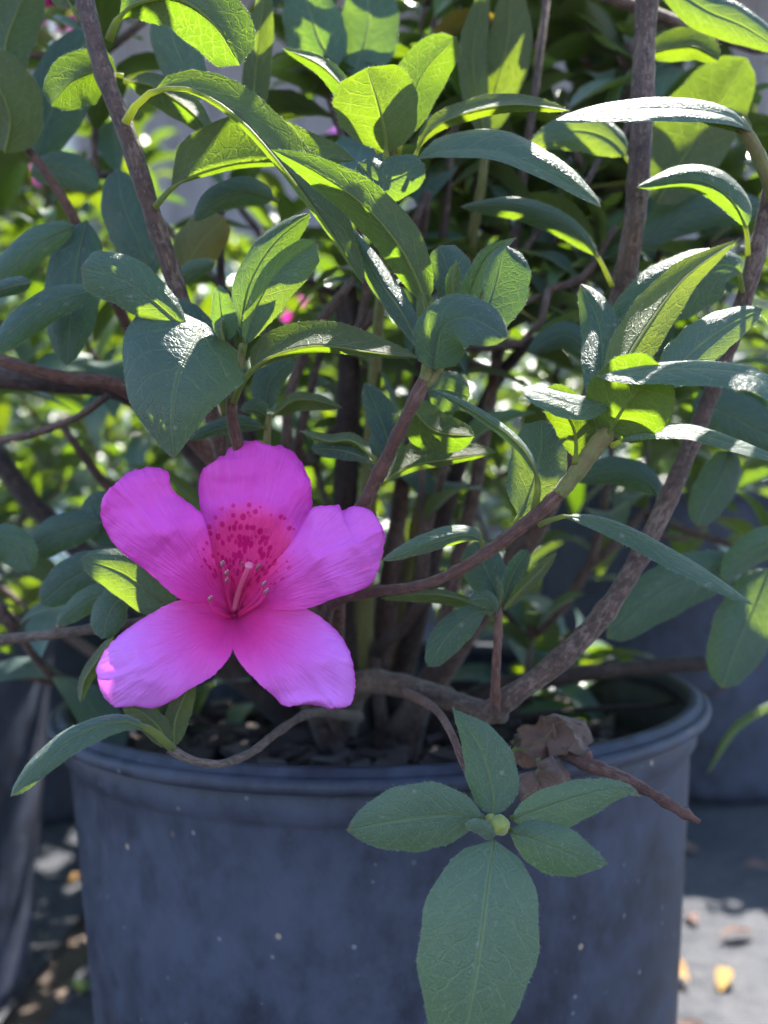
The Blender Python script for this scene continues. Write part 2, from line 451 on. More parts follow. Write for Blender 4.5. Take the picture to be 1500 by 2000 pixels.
def gen_shrub(seed, ntips, centre, radii, leaves_per, keep=None, leaf_len=(.034, .056), zmin=.03, up=.55, extra=()):
    """branch skeleton that grows to random tips; returns stems [(points, radii)] and leaves [(matrix, template)] in local metres"""
    rr = random.Random(seed)
    tips = [p for p in extra if p.z > zmin and (not keep or keep(p))]; ntips += len(tips)
    while len(tips) < ntips:
        v = Vector((rr.gauss(0, 1), rr.gauss(0, 1), rr.gauss(0, 1))).normalized() * (rr.random() ** (1 / 2.2))
        p = Vector((centre[0] + v.x * radii[0], centre[1] + v.y * radii[1], centre[2] + v.z * radii[2]))
        if p.z < zmin: continue
        if keep and not keep(p): continue
        tips.append(p)
    tips.sort(key=lambda p: p.length)
    nodes = [(Vector((rr.uniform(-.03, .03), rr.uniform(-.03, .03), -.01)), None, 0) for _ in range(4)]
    stems, leaves = [], []
    for p in tips:
        best, bi = 1e9, 0
        for i, (q, _, g) in enumerate(nodes):
            if q.z > p.z - .01: continue
            dd = (p - q).length * 1.0 + .25 * math.hypot(p.x - q.x, p.y - q.y) + .02 * g
            if dd < best: best, bi = dd, i
        q, _, g = nodes[bi]
        midp = q.lerp(p, .5) + Vector((rr.uniform(-.015, .015), rr.uniform(-.015, .015), -.02 + rr.uniform(-.01, .02)))
        pts = [Vector(a) for a in cr([tuple(q), tuple(midp), tuple(p)], 5)]
        r0 = max(.0016, .0040 - g * .0007); r1 = .0012
        stems.append((pts, [r0 + (r1 - r0) * i / 5 for i in range(6)]))
        nodes.append((pts[2], None, g + 1)); nodes.append((p, None, g + 1))
        ax = (pts[-1] - pts[-2]).normalized(); ax = (ax + Vector((0, 0, .5))).normalized()
        e1 = ax.orthogonal().normalized(); e2 = ax.cross(e1)
        n = rr.randint(*leaves_per); a0 = rr.uniform(0, 6.28)
        for i in range(n):
            tt = i / max(1, n - 1)
            back = (1 - tt) * min(.075, (pts[-1] - pts[0]).length * .7)
            # position along the stem
            o = pts[-1].copy(); rem = back; j = len(pts) - 1
            while rem > 0 and j > 0:
                sg = (pts[j - 1] - pts[j]); L = sg.length
                if L >= rem: o = pts[j] + sg * (rem / L); rem = 0
                else: o = pts[j - 1].copy(); rem -= L; j -= 1
            an = a0 + i * 2.4 + rr.uniform(-.3, .3)
            rad = e1 * math.cos(an) + e2 * math.sin(an)
            op = rr.uniform(.25, .75) * (.5 + .5 * tt)
            dr = (rad * (1 - .35 * op) + ax * op * (1.3 if tt > .8 else .8) + Vector((0, 0, rr.uniform(-.35, .25)))).normalized()
            nrm = (ax * up + Vector((0, 0, .8)) + Vector((rr.uniform(-.4, .4), rr.uniform(-.4, .4), 0)))
            nrm = (nrm - dr * nrm.dot(dr)).normalized()
            sx = dr.cross(nrm)
            L = rr.uniform(*leaf_len) * (.7 if tt > .9 else 1)
            mt = Matrix(((sx.x * L, dr.x * L, nrm.x * L, o.x), (sx.y * L, dr.y * L, nrm.y * L, o.y), (sx.z * L, dr.z * L, nrm.z * L, o.z), (0, 0, 0, 1)))
            if keep and (not keep(o + dr * L) or not keep(o + dr * L * .5)): continue
            k = rr.choice((0, 1, 2, 4, 5, 0, 1, 2, 3)) if tt < .85 else rr.choice((3, 3, 5, 0))
            leaves.append((mt, k))
    return stems, leaves

# ------------------------------------------------------------------ ground
def ground_mat(name, c1, c2, weave=True):
    k = NT(name); ob = k.obj()
    n1 = k.noise(ob, 5, 4, .6); n2 = k.noise(ob, 60, 4, .7); n3 = k.noise(ob, 260, 2)
    c = k.mix(k.ramp(k.math('ADD', k.math('MULTIPLY', n1, .55), k.math('MULTIPLY', n2, .45)), .38, .66), c1, c2)
    c = k.mix(k.ramp(n3, .62, .74, 0, .5), c, (c2[0] * 1.6, c2[1] * 1.5, c2[2] * 1.35))
    h = k.math('ADD', n2, k.math('MULTIPLY', n3, .4))
    if weave:
        wv = k.n('ShaderNodeTexWave', bands_direction='X'); k.set(wv.inputs['Vector'], ob); wv.inputs['Scale'].default_value = 180
        wv2 = k.n('ShaderNodeTexWave', bands_direction='Y'); k.set(wv2.inputs['Vector'], ob); wv2.inputs['Scale'].default_value = 180
        h = k.math('ADD', h, k.math('MULTIPLY', k.math('MAXIMUM', wv.outputs['Fac'], wv2.outputs['Fac']), .35))
    return k.finish(k.principled(Base_Color=c, Roughness=.75, Specular_IOR_Level=.3, Normal=k.bump(h, .6, .004)))
M['dirt'] = ground_mat('packed_dirt', (.085, .060, .045), (.17, .13, .105), False)
M['mat'] = ground_mat('weed_mat', (.028, .032, .044), (.090, .090, .098))

def sheet(name, x0, x1, y0, y1, z, mat, nx=2, ny=2, amp=0.0):
    V, Fc = [], []
    for j in range(ny + 1):
        for i in range(nx + 1):
            x = x0 + (x1 - x0) * i / nx; y = y0 + (y1 - y0) * j / ny
            zz = z + amp * (noise.noise(Vector((x * 6, y * 6, 3.1))) + .5 * noise.noise(Vector((x * 17, y * 17, 9.1))))
            V.append((x, y, zz))
    for j in range(ny):
        for i in range(nx):
            a = j * (nx + 1) + i
            Fc.append((a, a + 1, a + nx + 2, a + nx + 1))
    return tag(put(name, mesh(name, V, Fc, mat)), kind='structure')
sheet('ground', -150, 150, -100, 300, -.012, M['dirt'])
sheet('weed_mat', -.232, 3.2, -1.0, 4.2, 0.0, M['mat'], 90, 130, .002)
sheet('weed_mat', -3.2, -.262, -1.0, 4.2, 0.002, M['mat'], 80, 130, .002)

# ------------------------------------------------------------------ nursery pots
def pot_mat():
    k = NT('dusty_black_plastic'); ob = k.obj()
    x, y, z = k.sep(ob)
    n1 = k.noise(ob, 9, 4, .6); n2 = k.noise(k.vmath('MULTIPLY', ob, (1, 1, .7)), 75, 5, .68)
    dust = k.ramp(k.math('ADD', k.math('MULTIPLY', n1, .5), k.math('MULTIPLY', n2, .5)), .36, .66)
    c = k.mix(dust, (.016, .019, .032), (.060, .068, .108))
    v1 = k.voro(ob, 150); sp = k.math('MULTIPLY', k.ramp(v1.outputs['Distance'], .08, .17, 1, 0), k.ramp(k.sep(v1.outputs['Color'])[0], .62, .66, 0, 1))
    v2 = k.voro(ob, 70); sp2 = k.math('MULTIPLY', k.ramp(v2.outputs['Distance'], .05, .10, 1, 0), k.ramp(k.sep(v2.outputs['Color'])[1], .82, .86, 0, 1))
    c = k.mix(k.math('MULTIPLY', sp, k.ramp(k.sep(v1.outputs['Color'])[1], 0, 1, .05, .5)), c, (.26, .27, .31))
    c = k.mix(k.math('MULTIPLY', sp2, .8), c, (.36, .26, .20))
    h = k.math('ADD', k.math('MULTIPLY', n2, .5), k.math('MULTIPLY', sp, .3))
    return k.finish(k.principled(Base_Color=c, Roughness=k.ramp(dust, 0, 1, .52, .72), Specular_IOR_Level=.35, Normal=k.bump(h, .25, .0010)))
M['pot'] = pot_mat()
def soil_mat():
    k = NT('potting_soil'); ob = k.obj()
    n = k.noise(ob, 120, 4, .7); n2 = k.noise(ob, 420, 2)
    c = k.mix(k.ramp(n, .35, .65), (.018, .013, .011), (.060, .040, .030))
    c = k.mix(k.ramp(n2, .64, .74, 0, .6), c, (.16, .11, .08))
    return k.finish(k.principled(Base_Color=c, Roughness=.85, Normal=k.bump(n, 1, .006)))
M['soil'] = soil_mat()

def lathe(prof_, seg=96):
    V, Fc = [], []
    for (r, z) in prof_:
        for s in range(seg):
            a = 2 * math.pi * s / seg; V.append((r * math.cos(a), r * math.sin(a), z))
    for i in range(len(prof_) - 1):
        for s in range(seg):
            a = i * seg + s; b = i * seg + (s + 1) % seg
            Fc.append((a, b, b + seg, a + seg))
    return V, Fc

def pot(loc, Rr, H, label, tilt=(0, 0)):
    root = empty('nursery_pot', loc); root.rotation_euler = (tilt[0], tilt[1], 0)
    k = Rr / .158
    tb = .019 * k
    body = [(0.0, .003), (.128 * k, .003), (.131 * k, .006), (.1315 * k, .016)]
    for i in range(1, 13):
        t = i / 12; body.append(((.1315 + (.1485 - .1315) * t) * k, .016 + (H - tb - .016 - .004) * t))
    body += [(.1495 * k, H - tb - .002), (.1515 * k, H - tb), (.1525 * k, H - .0055), (.1500 * k, H - .0055), (.1475 * k, H - .02), (.128 * k, .02), (0, .02)]
    V, Fc = lathe(body, 128)
    me = mesh('body', V, Fc, M['pot']); put('body', me, root)
    rim = []
    for i in range(13):
        a = -2.2 + i * (2.2 + 1.75) / 12
        rim.append(((.1553 + .0027 * math.cos(a)) * k, H - .0052 + .0027 * math.sin(a)))
    rim += [(.1538 * k, H - .0022), (.1528 * k, H - .0006), (.1515 * k, H), (.1488 * k, H - .0002), (.1478 * k, H - .0014), (.1476 * k, H - .0090), (.1515 * k, H - .0090)]
    V, Fc = lathe(rim, 128)
    put('rim', mesh('rim', V, Fc, M['pot']), root)
    return tag(root, label, 'pot', 'black nursery pots')

def soil(loc, rad, label, seed):
    V = [(0, 0, 0)]; Fc = []; rings, seg = 12, 48
    for i in range(1, rings + 1):
        for s in range(seg):
            a = 2 * math.pi * s / seg; r = rad * i / rings
            V.append((r * math.cos(a), r * math.sin(a), .008 * noise.noise(Vector((r * math.cos(a) * 30 + seed, r * math.sin(a) * 30, 0)))))
    for s in range(seg): Fc.append((0, 1 + s, 1 + (s + 1) % seg))
    for i in range(rings - 1):
        for s in range(seg):
            a = 1 + i * seg + s; b = 1 + i * seg + (s + 1) % seg
            Fc.append((a, a + seg, b + seg, b))
    return tag(put('potting_soil', mesh('potting_soil', V, Fc, M['soil']), None, loc), label, 'soil', None, 'stuff')

POT = Vector((.004, .430, 0)); POTH = .270
pot(POT, .1453, POTH, 'large dusty black nursery pot holding the azalea with the open pink flower', (0, math.radians(-1.3)))
soil((POT.x - .0053, POT.y, POTH - .035), .1305, 'dark potting soil in the pot of the flowering azalea', 0)
OTHER = [((-.395, .665, 0), .158, .27, 'black nursery pot dappled with sun at the left of the flowering azalea'),
         ((.405, 1.27, 0), .205, .39, 'larger black nursery pot standing behind to the right of the flowering azalea'),
         ((-.04, 1.04, 0), .158, .27, 'black nursery pot directly behind the flowering azalea')]
for l_, r_, h_, lab in OTHER:
    pot(Vector(l_), r_, h_, lab)
    soil((l_[0], l_[1], h_ - .035), r_ * .92, 'soil in the ' + lab, l_[0] * 50)

# bark chips on the soil
def chips(loc, rad, n, seed, label):
    rr = random.Random(seed); V, Fc = [], []
    for _ in range(n):
        a = rr.uniform(0, 6.28); r = rad * math.sqrt(rr.random())
        c = Vector((r * math.cos(a), r * math.sin(a), rr.uniform(.002, .012)))
        s = Vector((rr.uniform(.004, .016), rr.uniform(.003, .008), rr.uniform(.0012, .003)))
        rot = Matrix.Rotation(rr.uniform(0, 6.28), 3, 'Z') @ Matrix.Rotation(rr.uniform(-.6, .6), 3, 'X')
        b = len(V)
        for dx in (-1, 1):
            for dy in (-1, 1):
                for dz in (-1, 1):
                    V.append(c + rot @ Vector((dx * s.x * rr.uniform(.6, 1), dy * s.y * rr.uniform(.6, 1), dz * s.z)))
        for q in ((0, 1, 3, 2), (4, 6, 7, 5), (0, 4, 5, 1), (2, 3, 7, 6), (0, 2, 6, 4), (1, 5, 7, 3)): Fc.append(tuple(b + i for i in q))
    o = put('bark_mulch', mesh('bark_mulch', V, Fc, M['bark_dark'], smooth=False), None, loc)
    return tag(o, label, 'mulch', None, 'stuff')
chips((POT.x - .0053, POT.y, POTH - .033), .116, 420, 3, 'small brown bark chips lying on the potting soil')

# ------------------------------------------------------------------ the flowering azalea
AZ = empty('azalea_bush', (POT.x, POT.y, POTH - .035))
tag(AZ, 'azalea bush with dark leaves and one open magenta flower growing from the large pot', 'bush', 'potted azalea bushes')

def branch(pts, mat='bark', name='branch', sides=10, n=None, jit=.06, scars=0, parent=AZ):
    """pts: (x, y, depth cm, width px)"""
    n = n or max(6, len(pts) * 6)
    st = cr(pts, n)
    wp = [P(a[0], a[1], a[2]) - parent.location for a in st]
    rd = [max(.0004, a[3] * .5 * a[2] * .01 / F) for a in st]
    rr = random.Random(int(pts[0][0] + pts[0][1]))
    if scars:
        for i in range(2, n - 1, max(2, n // scars)):
            rd[i] *= 1.13
    V, Fc = tube_geo(wp, rd, sides, jit, int(pts[0][0]))
    uv = tube_uv(wp, sides)
    return put(name, mesh(name, V, Fc, M[mat], uv), parent)

def L(mid, wl, wr, dl=.3, dr=.3, pr=(.06, .48, 1.15), u=False, mat='leaf', **kw):
    return front_leaf('leaf', mid, wl, wr, dl, dr, pr, u, mat, AZ, **kw)

# --- branches
branch([(150, -60, 27.6, 36), (172, 30, 27.2, 37), (205, 150, 27, 37), (248, 262, 27, 37), (300, 425, 27.4, 36), (345, 560, 28, 36), (400, 760, 29.5, 34), (470, 1000, 32, 36), (560, 1250, 36, 42), (650, 1460, 40, 50)], 'bark', n=60, sides=14, jit=.07, scars=9)
branch([(838, 640, 25.1, 24), (838, 690, 25.1, 26), (832, 745, 25.3, 28)], 'green_stem', sides=10)
branch([(868, 700, 25.2, 16), (850, 735, 25.2, 16), (832, 752, 25.3, 20)], 'green_stem', sides=8)
branch([(830, 742, 25.3, 30), (808, 785, 25.4, 27), (768, 868, 25.8, 27), (722, 962, 26.6, 27), (690, 1030, 28, 27), (660, 1180, 32, 30), (660, 1330, 36, 34), (680, 1430, 40, 40)], 'bark_red', n=44, sides=12, jit=.09, scars=8)
branch([(1100, 955, 24.6, 28), (1045, 1008, 24.8, 27), (960, 1072, 25.2, 25), (880, 1122, 25.8, 23), (800, 1148, 26.6, 22), (710, 1158, 28, 23), (640, 1190, 30.5, 26), (640, 1320, 35, 32), (665, 1440, 40, 38)], 'bark_red', n=50, sides=12, jit=.09, scars=9)
branch([(1092, 965, 24.6, 28), (1130, 918, 24.4, 34), (1165, 870, 24.3, 36), (1205, 825, 24.3, 30)], 'green_stem', sides=12)
branch([(474, 672, 25.3, 14), (466, 740, 25.8, 18), (455, 780, 26.1, 22)], 'green_stem')
branch([(458, 762, 26, 20), (452, 800, 26.2, 23), (464, 868, 26.6, 24), (500, 1000, 28.5, 24), (580, 1250, 34, 26), (640, 1430, 40, 32)], 'bark_red', n=36, jit=.08, scars=5)
branch([(955, 1392, 29.6, 44), (1010, 1352, 29.4, 44), (1090, 1292, 29.2, 42), (1170, 1210, 29.2, 40), (1240, 1105, 29.4, 38), (1300, 985, 29.6, 36), (1352, 862, 29.8, 33), (1410, 715, 29.6, 32), (1452, 590, 29, 33), (1482, 480, 28.6, 33), (1515, 330, 28.6, 31), (1545, 200, 28.6, 30)], 'bark', n=54, sides=14, scars=10)
branch([(985, 1392, 29.6, 46), (930, 1385, 30.2, 42), (850, 1356, 31.5, 42), (760, 1335, 33.5, 46), (700, 1340, 36, 50), (670, 1420, 40, 56)], 'bark_grey', n=30, sides=12, jit=.06, scars=4)
branch([(968, 1392, 29.2, 20), (968, 1330, 28.6, 18), (971, 1270, 28.2, 18), (974, 1205, 28, 16), (976, 1165, 28, 9)], 'bark_red', n=14, jit=.08, scars=3)
branch([(1266, -50, 30, 42), (1258, 100, 30, 42), (1252, 250, 30, 42), (1243, 400, 30.2, 42), (1216, 560, 31, 42), (1160, 760, 33, 44), (1060, 1000, 36, 46), (900, 1250, 39, 52), (780, 1430, 41, 60)], 'bark', n=54, sides=14, jit=.05, scars=8)
branch([(1440, 235, 27, 26), (1475, 290, 27.2, 28), (1500, 350, 27.6, 28), (1520, 420, 28.4, 28)], 'green_stem', sides=10)
branch([(-30, 1252, 31, 20), (110, 1238, 30.6, 20), (230, 1222, 30.4, 20), (400, 1205, 31.5, 22), (560, 1250, 35, 26), (650, 1400, 40, 34)], 'bark_grey', n=30, scars=5)
branch([(-40, 690, 30, 22), (60, 722, 30, 25), (150, 742, 30.4, 26), (240, 758, 31, 28), (420, 900, 34, 34), (600, 1200, 38, 44), (690, 1420, 42, 54)], 'bark_red', n=36, scars=5)
branch([(-60, 735, 33, 46), (100, 745, 33.2, 44), (250, 770, 34, 44), (420, 930, 37, 48), (600, 1240, 41, 60), (690, 1440, 44, 76)], 'bark_dark', n=30)
branch([(212, 772, 32, 14), (150, 815, 32.4, 14), (70, 845, 33, 16), (-40, 868, 34, 18)], 'bark', n=16)
branch([(675, 560, 36, 44), (682, 700, 36.5, 46), (678, 880, 38, 48), (672, 1060, 40, 50), (690, 1420, 44, 80)], 'bark_dark', n=26, sides=12)
branch([(690, 545, 33, 16), (640, 610, 33.6, 18), (590, 700, 34.5, 20), (560, 830, 36, 22), (600, 1100, 39, 30), (660, 1420, 43, 46)], 'bark', n=24)
branch([(432, 390, 34, 14), (430, 480, 34.6, 15), (440, 620, 35.6, 18), (500, 900, 38, 26), (640, 1380, 43, 46)], 'bark_dark', n=20)
branch([(880, 300, 36, 16), (868, 440, 36.4, 18), (850, 560, 37, 20), (800, 840, 39, 28), (730, 1400, 44, 60)], 'bark', n=22)
branch([(1040, 660, 37, 22), (960, 760, 38, 26), (880, 960, 40, 34), (760, 1400, 44, 60)], 'bark_dark', n=20)
branch([(1480, 1290, 40, 30), (1300, 1300, 40, 32), (1120, 1318, 40.5, 34), (960, 1350, 41.5, 40), (800, 1440, 43, 50)], 'bark_dark', n=20)
branch([(1420, 1345, 43, 8), (1300, 1375, 43, 9), (1150, 1385, 43.5, 10), (1000, 1400, 44, 12)], 'bark_dark', n=14)
branch([(120, 830, 36, 14), (170, 900, 37, 16), (240, 990, 38.5, 20), (400, 1180, 41, 28), (660, 1430, 45, 50)], 'bark', n=20)
branch([(-20, 870, 40, 40), (60, 980, 40, 40), (220, 1130, 41, 44), (480, 1330, 43, 54), (660, 1470, 45, 70)], 'bark_dark', n=20)
branch([(0, 215, 31, 12), (45, 280, 31, 15), (85, 330, 31, 17), (140, 418, 31.6, 18), (230, 600, 34, 22), (420, 960, 39, 34), (640, 1420, 44, 60)], 'bark_red', n=30)
# low front twig that carries the small leaves over the rim
branch([(332, 1462, 26.2, 20), (372, 1484, 26.4, 17), (430, 1492, 27.0, 16), (490, 1470, 27.8, 16), (545, 1428, 29, 16), (610, 1392, 31, 17), (700, 1400, 36, 24)], 'bark_grey', n=30, jit=.1, scars=7)
# twig of the hanging leaf whorl
branch([(976, 1612, 24.0, 13), (952, 1580, 24.2, 14), (930, 1548, 24.5, 15), (905, 1490, 25.2, 15), (880, 1430, 26.4, 15), (850, 1385, 28.5, 17), (790, 1350, 32, 22)], 'bark_red', n=24, jit=.08)

# --- leaves of the tall left stem
L([(248, 240, 26.4), (284, 190, 26), (360, 172, 25.7), (455, 222, 25.3), (545, 318, 25.1), (640, 445, 25.2), (709, 555, 25.6)], 62, 10, .7, 1.1, (.13, .52, 1.0), True, rib=.0011)
L([(303, 407, 27), (345, 362, 27), (400, 336, 26.8), (480, 318, 26.6), (580, 316, 26.6), (695, 314, 26.8)], 92, 10, .5, .9, (.16, .42, 1.0), True, 'leaf', rib=.0008)
L([(216, 78, 26.9), (232, 40, 26.6), (270, 8, 26.3), (350, 0, 25.9), (420, 50, 25.8), (469, 128, 25.9)], 70, 62, .6, .5, (.16, .6, .85), True, rib=.0012)
L([(160, 45, 27.2), (135, 5, 27.2), (100, -60, 27.2)], 30, 30, .4, .4, (.3, .5, 1.1), True)
L([(240, 150, 28), (190, 140, 27.6), (140, 160, 27.2), (100, 207, 27)], 60, 52, .5, .3, (.1, .5, .9), True)
L([(244, 160, 28.4), (300, 170, 28.2), (370, 215, 28.2), (425, 275, 28.4)], 30, 34, .5, .5, (.05, .45, 1.1), True)

# --- central cluster
L([(836, 625, 25), (828, 580, 24.8), (786, 490, 24.4), (715, 405, 24.2), (620, 338, 24.1), (530, 292, 24.3)], 40, 50, .5, .3, (.08, .46, 1.1), True)
L([(826, 690, 25.3), (790, 618, 25.7), (740, 545, 26.1), (680, 440, 26.4)], 24, 26, .5, .8, (.05, .5, 1.1), False, 'leaf_teal')
L([(846, 722, 24.7), (864, 640, 24.1), (918, 622, 23.6), (992, 660, 23.6)], 50, 62, .5, -.2, (.0, .42, .85), False, 'leaf_teal')
L([(846, 690, 24.9), (834, 630, 24.7), (824, 572, 24.7)], 16, 24, .1, .4, (.15, .62, .8), True, 'leaf_young')
L([(915, 625, 25.7), (888, 560, 26.1), (858, 480, 26.4)], 36, 46, .2, .3, (.0, .6, .85), False, 'leaf_teal')
L([(930, 640, 25.6), (965, 565, 26.2), (985, 478, 26.6)], 52, 66, .2, .3, (.0, .55, .75), False, 'leaf_teal')
L([(902, 612, 25.2), (928, 545, 25), (955, 495, 24.9), (1007, 465, 24.9)], 20, 22, -.4, -.5, (.0, .42, 1.1), False, 'leaf')
L([(893, 600, 25.1), (884, 555, 25), (893, 508, 24.9)], 15, 17, .35, .35, (.0, .45, 1.0), True, 'leaf_young')
L([(925, 610, 25.1), (938, 585, 25), (944, 562, 25)], 7, 7, .2, .2, (.0, .45, 1.0), True, 'leaf_young')
L([(838, 765, 26), (800, 795, 26.6), (850, 842, 26.8), (926, 852, 26.6)][1:], 40, 44, .5, .3, (.0, .4, .75), True, 'leaf')
L([(738, 948, 26.3), (800, 912, 26.7), (880, 897, 26.9), (972, 884, 27)], 46, 12, .6, .4, (.05, .45, 1.1), True)
L([(836, 762, 27.6), (872, 762, 28), (916, 775, 28.4)], 38, 42, .1, .1, (.0, .5, .8), False, 'leaf_teal')
L([(765, 880, 27.2), (742, 815, 27.6), (712, 748, 28)], 26, 34, .1, .3, (.05, .5, 1), False, 'leaf_teal')
L([(748, 945, 27.2), (752, 870, 27.4), (775, 808, 27.6)], 34, 36, .2, .2, (.05, .55, .85), False, 'leaf_teal')
L([(738, 905, 26.2), (680, 882, 26.4), (608, 874, 26.8)], 18, 14, .2, .4, (.1, .6, .9), False, 'leaf_teal')
L([(738, 900, 26.2), (690, 862, 26.2), (640, 862, 26.3), (585, 842, 26.5)], 8, 16, .6, .5, (.1, .5, 1), True)

# --- left cluster
L([(458, 785, 26), (480, 738, 25.6), (530, 698, 25.2), (620, 676, 24.9), (720, 688, 24.8), (818, 700, 24.9)], 52, 13, .7, .6, (.17, .42, 1.0), True, rib=.0009)
L([(402, 632, 25.6), (374, 678, 24.7), (346, 740, 24.1), (336, 815, 23.9), (339, 897, 24.1)], 122, 128, .9, .7, (.0, .27, .98), False, 'leaf', bulge=.07)
L([(390, 670, 25.4), (335, 618, 25.1), (250, 552, 24.9), (157, 522, 25)], 50, 48, .15, .3, (.14, .68, .85), False, 'leaf')
L([(418, 668, 26.2), (375, 622, 26.6), (320, 585, 27)], 24, 26, .2, .3, (.05, .5, 1), False, 'leaf_teal')
L([(440, 668, 25.2), (432, 612, 25), (427, 556, 24.9)], 20, 30, .45, -.2, (.0, .48, 1), False, 'leaf')
L([(437, 665, 25), (433, 645, 24.9), (434, 622, 24.9)], 9, 10, .3, .3, (.0, .4, 1), True, 'leaf_young')
L([(474, 690, 25), (496, 612, 24.7), (545, 528, 24.7), (616, 472, 25)], 26, 52, -.5, .3, (.08, .66, .85), False, 'leaf')
L([(470, 668, 25.7), (486, 560, 25.9), (535, 475, 26.1), (606, 416, 26.4)], 32, 46, .3, .3, (.05, .5, 1), False, 'leaf')
L([(412, 690, 26.3), (385, 655, 26.3), (360, 640, 26.3)], 14, 14, .2, .2, (.05, .5, 1), True, 'leaf_young')
# small whorl under it
L([(532, 815, 28.6), (570, 785, 28.4), (610, 782, 28.2), (668, 796, 28.2)], 16, 22, .4, .2, (.05, .48, 1.1), True)
L([(520, 812, 28.6), (500, 800, 28.4), (470, 800, 28.2)], 10, 22, .2, .2, (.0, .5, 1), False, 'leaf_teal')
L([(520, 835, 28.6), (470, 830, 28.4), (425, 838, 28.2), (370, 860, 28)], 14, 20, .2, .3, (.05, .5, 1), False, 'leaf_teal')
L([(515, 800, 29), (530, 740, 29.2), (572, 700, 29.4)], 34, 26, .2, .2, (.0, .5, .9), False, 'leaf_teal')
branch([(520, 900, 29.2, 16), (522, 850, 28.8, 14), (525, 808, 28.6, 10)], 'green_stem', n=8)

# --- right cluster
L([(1172, 810, 24.5), (1176, 720, 25.3), (1168, 630, 26.3), (1134, 554, 27.2)], 40, 46, .15, .1, (.02, .5, .95), False, 'leaf')
L([(1198, 745, 24.6), (1262, 640, 25.5), (1340, 540, 26.5), (1444, 467, 27.3)], 48, 42, .4, .5, (.0, .36, 1.15), True, 'leaf_young')
L([(1452, 572, 28.6), (1440, 525, 27.8), (1395, 520, 27.8), (1290, 560, 27.9), (1190, 640, 27.6)], 78, 44, .2, .5, (.12, .5, .85), False, 'leaf')
L([(1290, 748, 24.9), (1370, 672, 25.7), (1430, 632, 26.2), (1490, 603, 26.6)], 44, 44, .3, .1, (.0, .45, .95), False, 'leaf')
L([(1166, 736, 23.2), (1290, 722, 22.8), (1400, 722, 22.5), (1490, 742, 22.3), (1560, 815, 22.3)], 14, 34, .9, -.5, (.0, .62, 1), False, 'leaf')
L([(1186, 850, 24.2), (1222, 792, 23.6), (1262, 752, 23.2), (1300, 722, 22.9)], 84, 84, .1, -.1, (.0, .5, .72), True, 'leaf', rib=.0010)
L([(1195, 788, 24), (1130, 790, 23.7), (1075, 775, 23.5), (1018, 758, 23.6)], 32, 18, -.3, .8, (.0, .55, .95), False, 'leaf')
L([(1124, 905, 24.4), (1122, 845, 24.2), (1098, 800, 24), (1060, 760, 23.8)], 34, 46, .1, .2, (.1, .5, .8), True, 'leaf', rib=.0010)
L([(1192, 872, 24.2), (1250, 848, 23.9), (1340, 842, 23.5), (1430, 868, 23.2), (1540, 905, 23)], 14, 16, .7, -.3, (.06, .5, 1), False, 'leaf')
L([(1008, 1022, 25.1), (1032, 965, 25.5), (1052, 900, 25.7), (1058, 820, 25.9)], 56, 56, .2, .3, (.1, .58, .85), False, 'leaf')
L([(1044, 1002, 24.8), (1050, 935, 24.3), (1012, 868, 24), (930, 806, 24), (845, 760, 24.2)], 7, 9, .9, .9, (.2, .5, 1), False, 'leaf', rib=.0009)
L([(1050, 1026, 24.7), (1110, 1008, 24.3), (1200, 1028, 24), (1330, 1095, 23.8), (1472, 1182, 23.8)], 10, 26, .8, -.2, (.13, .5, 1), False, 'leaf')
L([(942, 1085, 25.4), (940, 1055, 25.2), (905, 1045, 25), (840, 1062, 24.9), (746, 1096, 25)], 16, 24, .2, .4, (.14, .48, 1), False, 'leaf')
# twig whorl below it
L([(962, 1195, 28), (925, 1200, 27.6), (875, 1240, 27.4), (836, 1302, 27.4)], 36, 30, .2, .2, (.08, .56, .95), False, 'leaf')
L([(974, 1165, 28.2), (948, 1110, 28.6), (925, 1058, 28.8)], 44, 38, .2, .2, (.0, .52, .85), False, 'leaf_teal')
L([(980, 1180, 28), (1000, 1125, 28), (1030, 1074, 28)], 18, 20, .3, .2, (.0, .6, .9), False, 'leaf')
L([(984, 1190, 28), (1020, 1150, 27.6), (1050, 1120, 27.5), (1087, 1078, 27.5)], 14, 14, .4, .3, (.0, .55, 1), True)
L([(958, 1200, 28), (900, 1170, 27.8), (830, 1160, 27.6), (742, 1168, 27.6)], 18, 10, .3, .3, (.05, .5, 1.1), True)
L([(970, 1195, 27.8), (950, 1170, 27.4), (915, 1172, 27.2)], 18, 16, .2, .1, (.0, .5, .9), False, 'leaf')
L([(975, 1180, 27.8), (977, 1150, 27.8), (970, 1125, 27.8)], 6, 7, .2, .2, (.0, .45, 1), False, 'leaf_young')

# --- upper right leaves
L([(1462, 500, 28.4), (1456, 440, 27.6), (1420, 382, 27.2), (1350, 350, 27), (1242, 366, 27)], 26, 34, .4, .6, (.2, .42, 1.05), False, 'leaf')
L([(1466, 256, 26.9), (1420, 226, 26.4), (1330, 212, 26), (1200, 216, 25.7), (1084, 234, 25.7)], 26, 20, -.5, .9, (.04, .5, .95), False, 'leaf')
L([(1468, 262, 27), (1430, 238, 26.8), (1350, 222, 26.7)], 18, 24, .1, .4, (.0, .5, .85), True, 'leaf')
L([(812, 312, 27.4), (870, 296, 27), (970, 298, 26.6), (1070, 340, 26.4), (1174, 404, 26.4)], 44, 16, .8, -.3, (.04, .5, 1), False, 'leaf')
L([(806, 318, 27.8), (835, 260, 27.6), (900, 225, 27.4), (1000, 205, 27.2), (1112, 216, 27.2)], 26, 16, .5, .5, (.1, .5, 1), True)
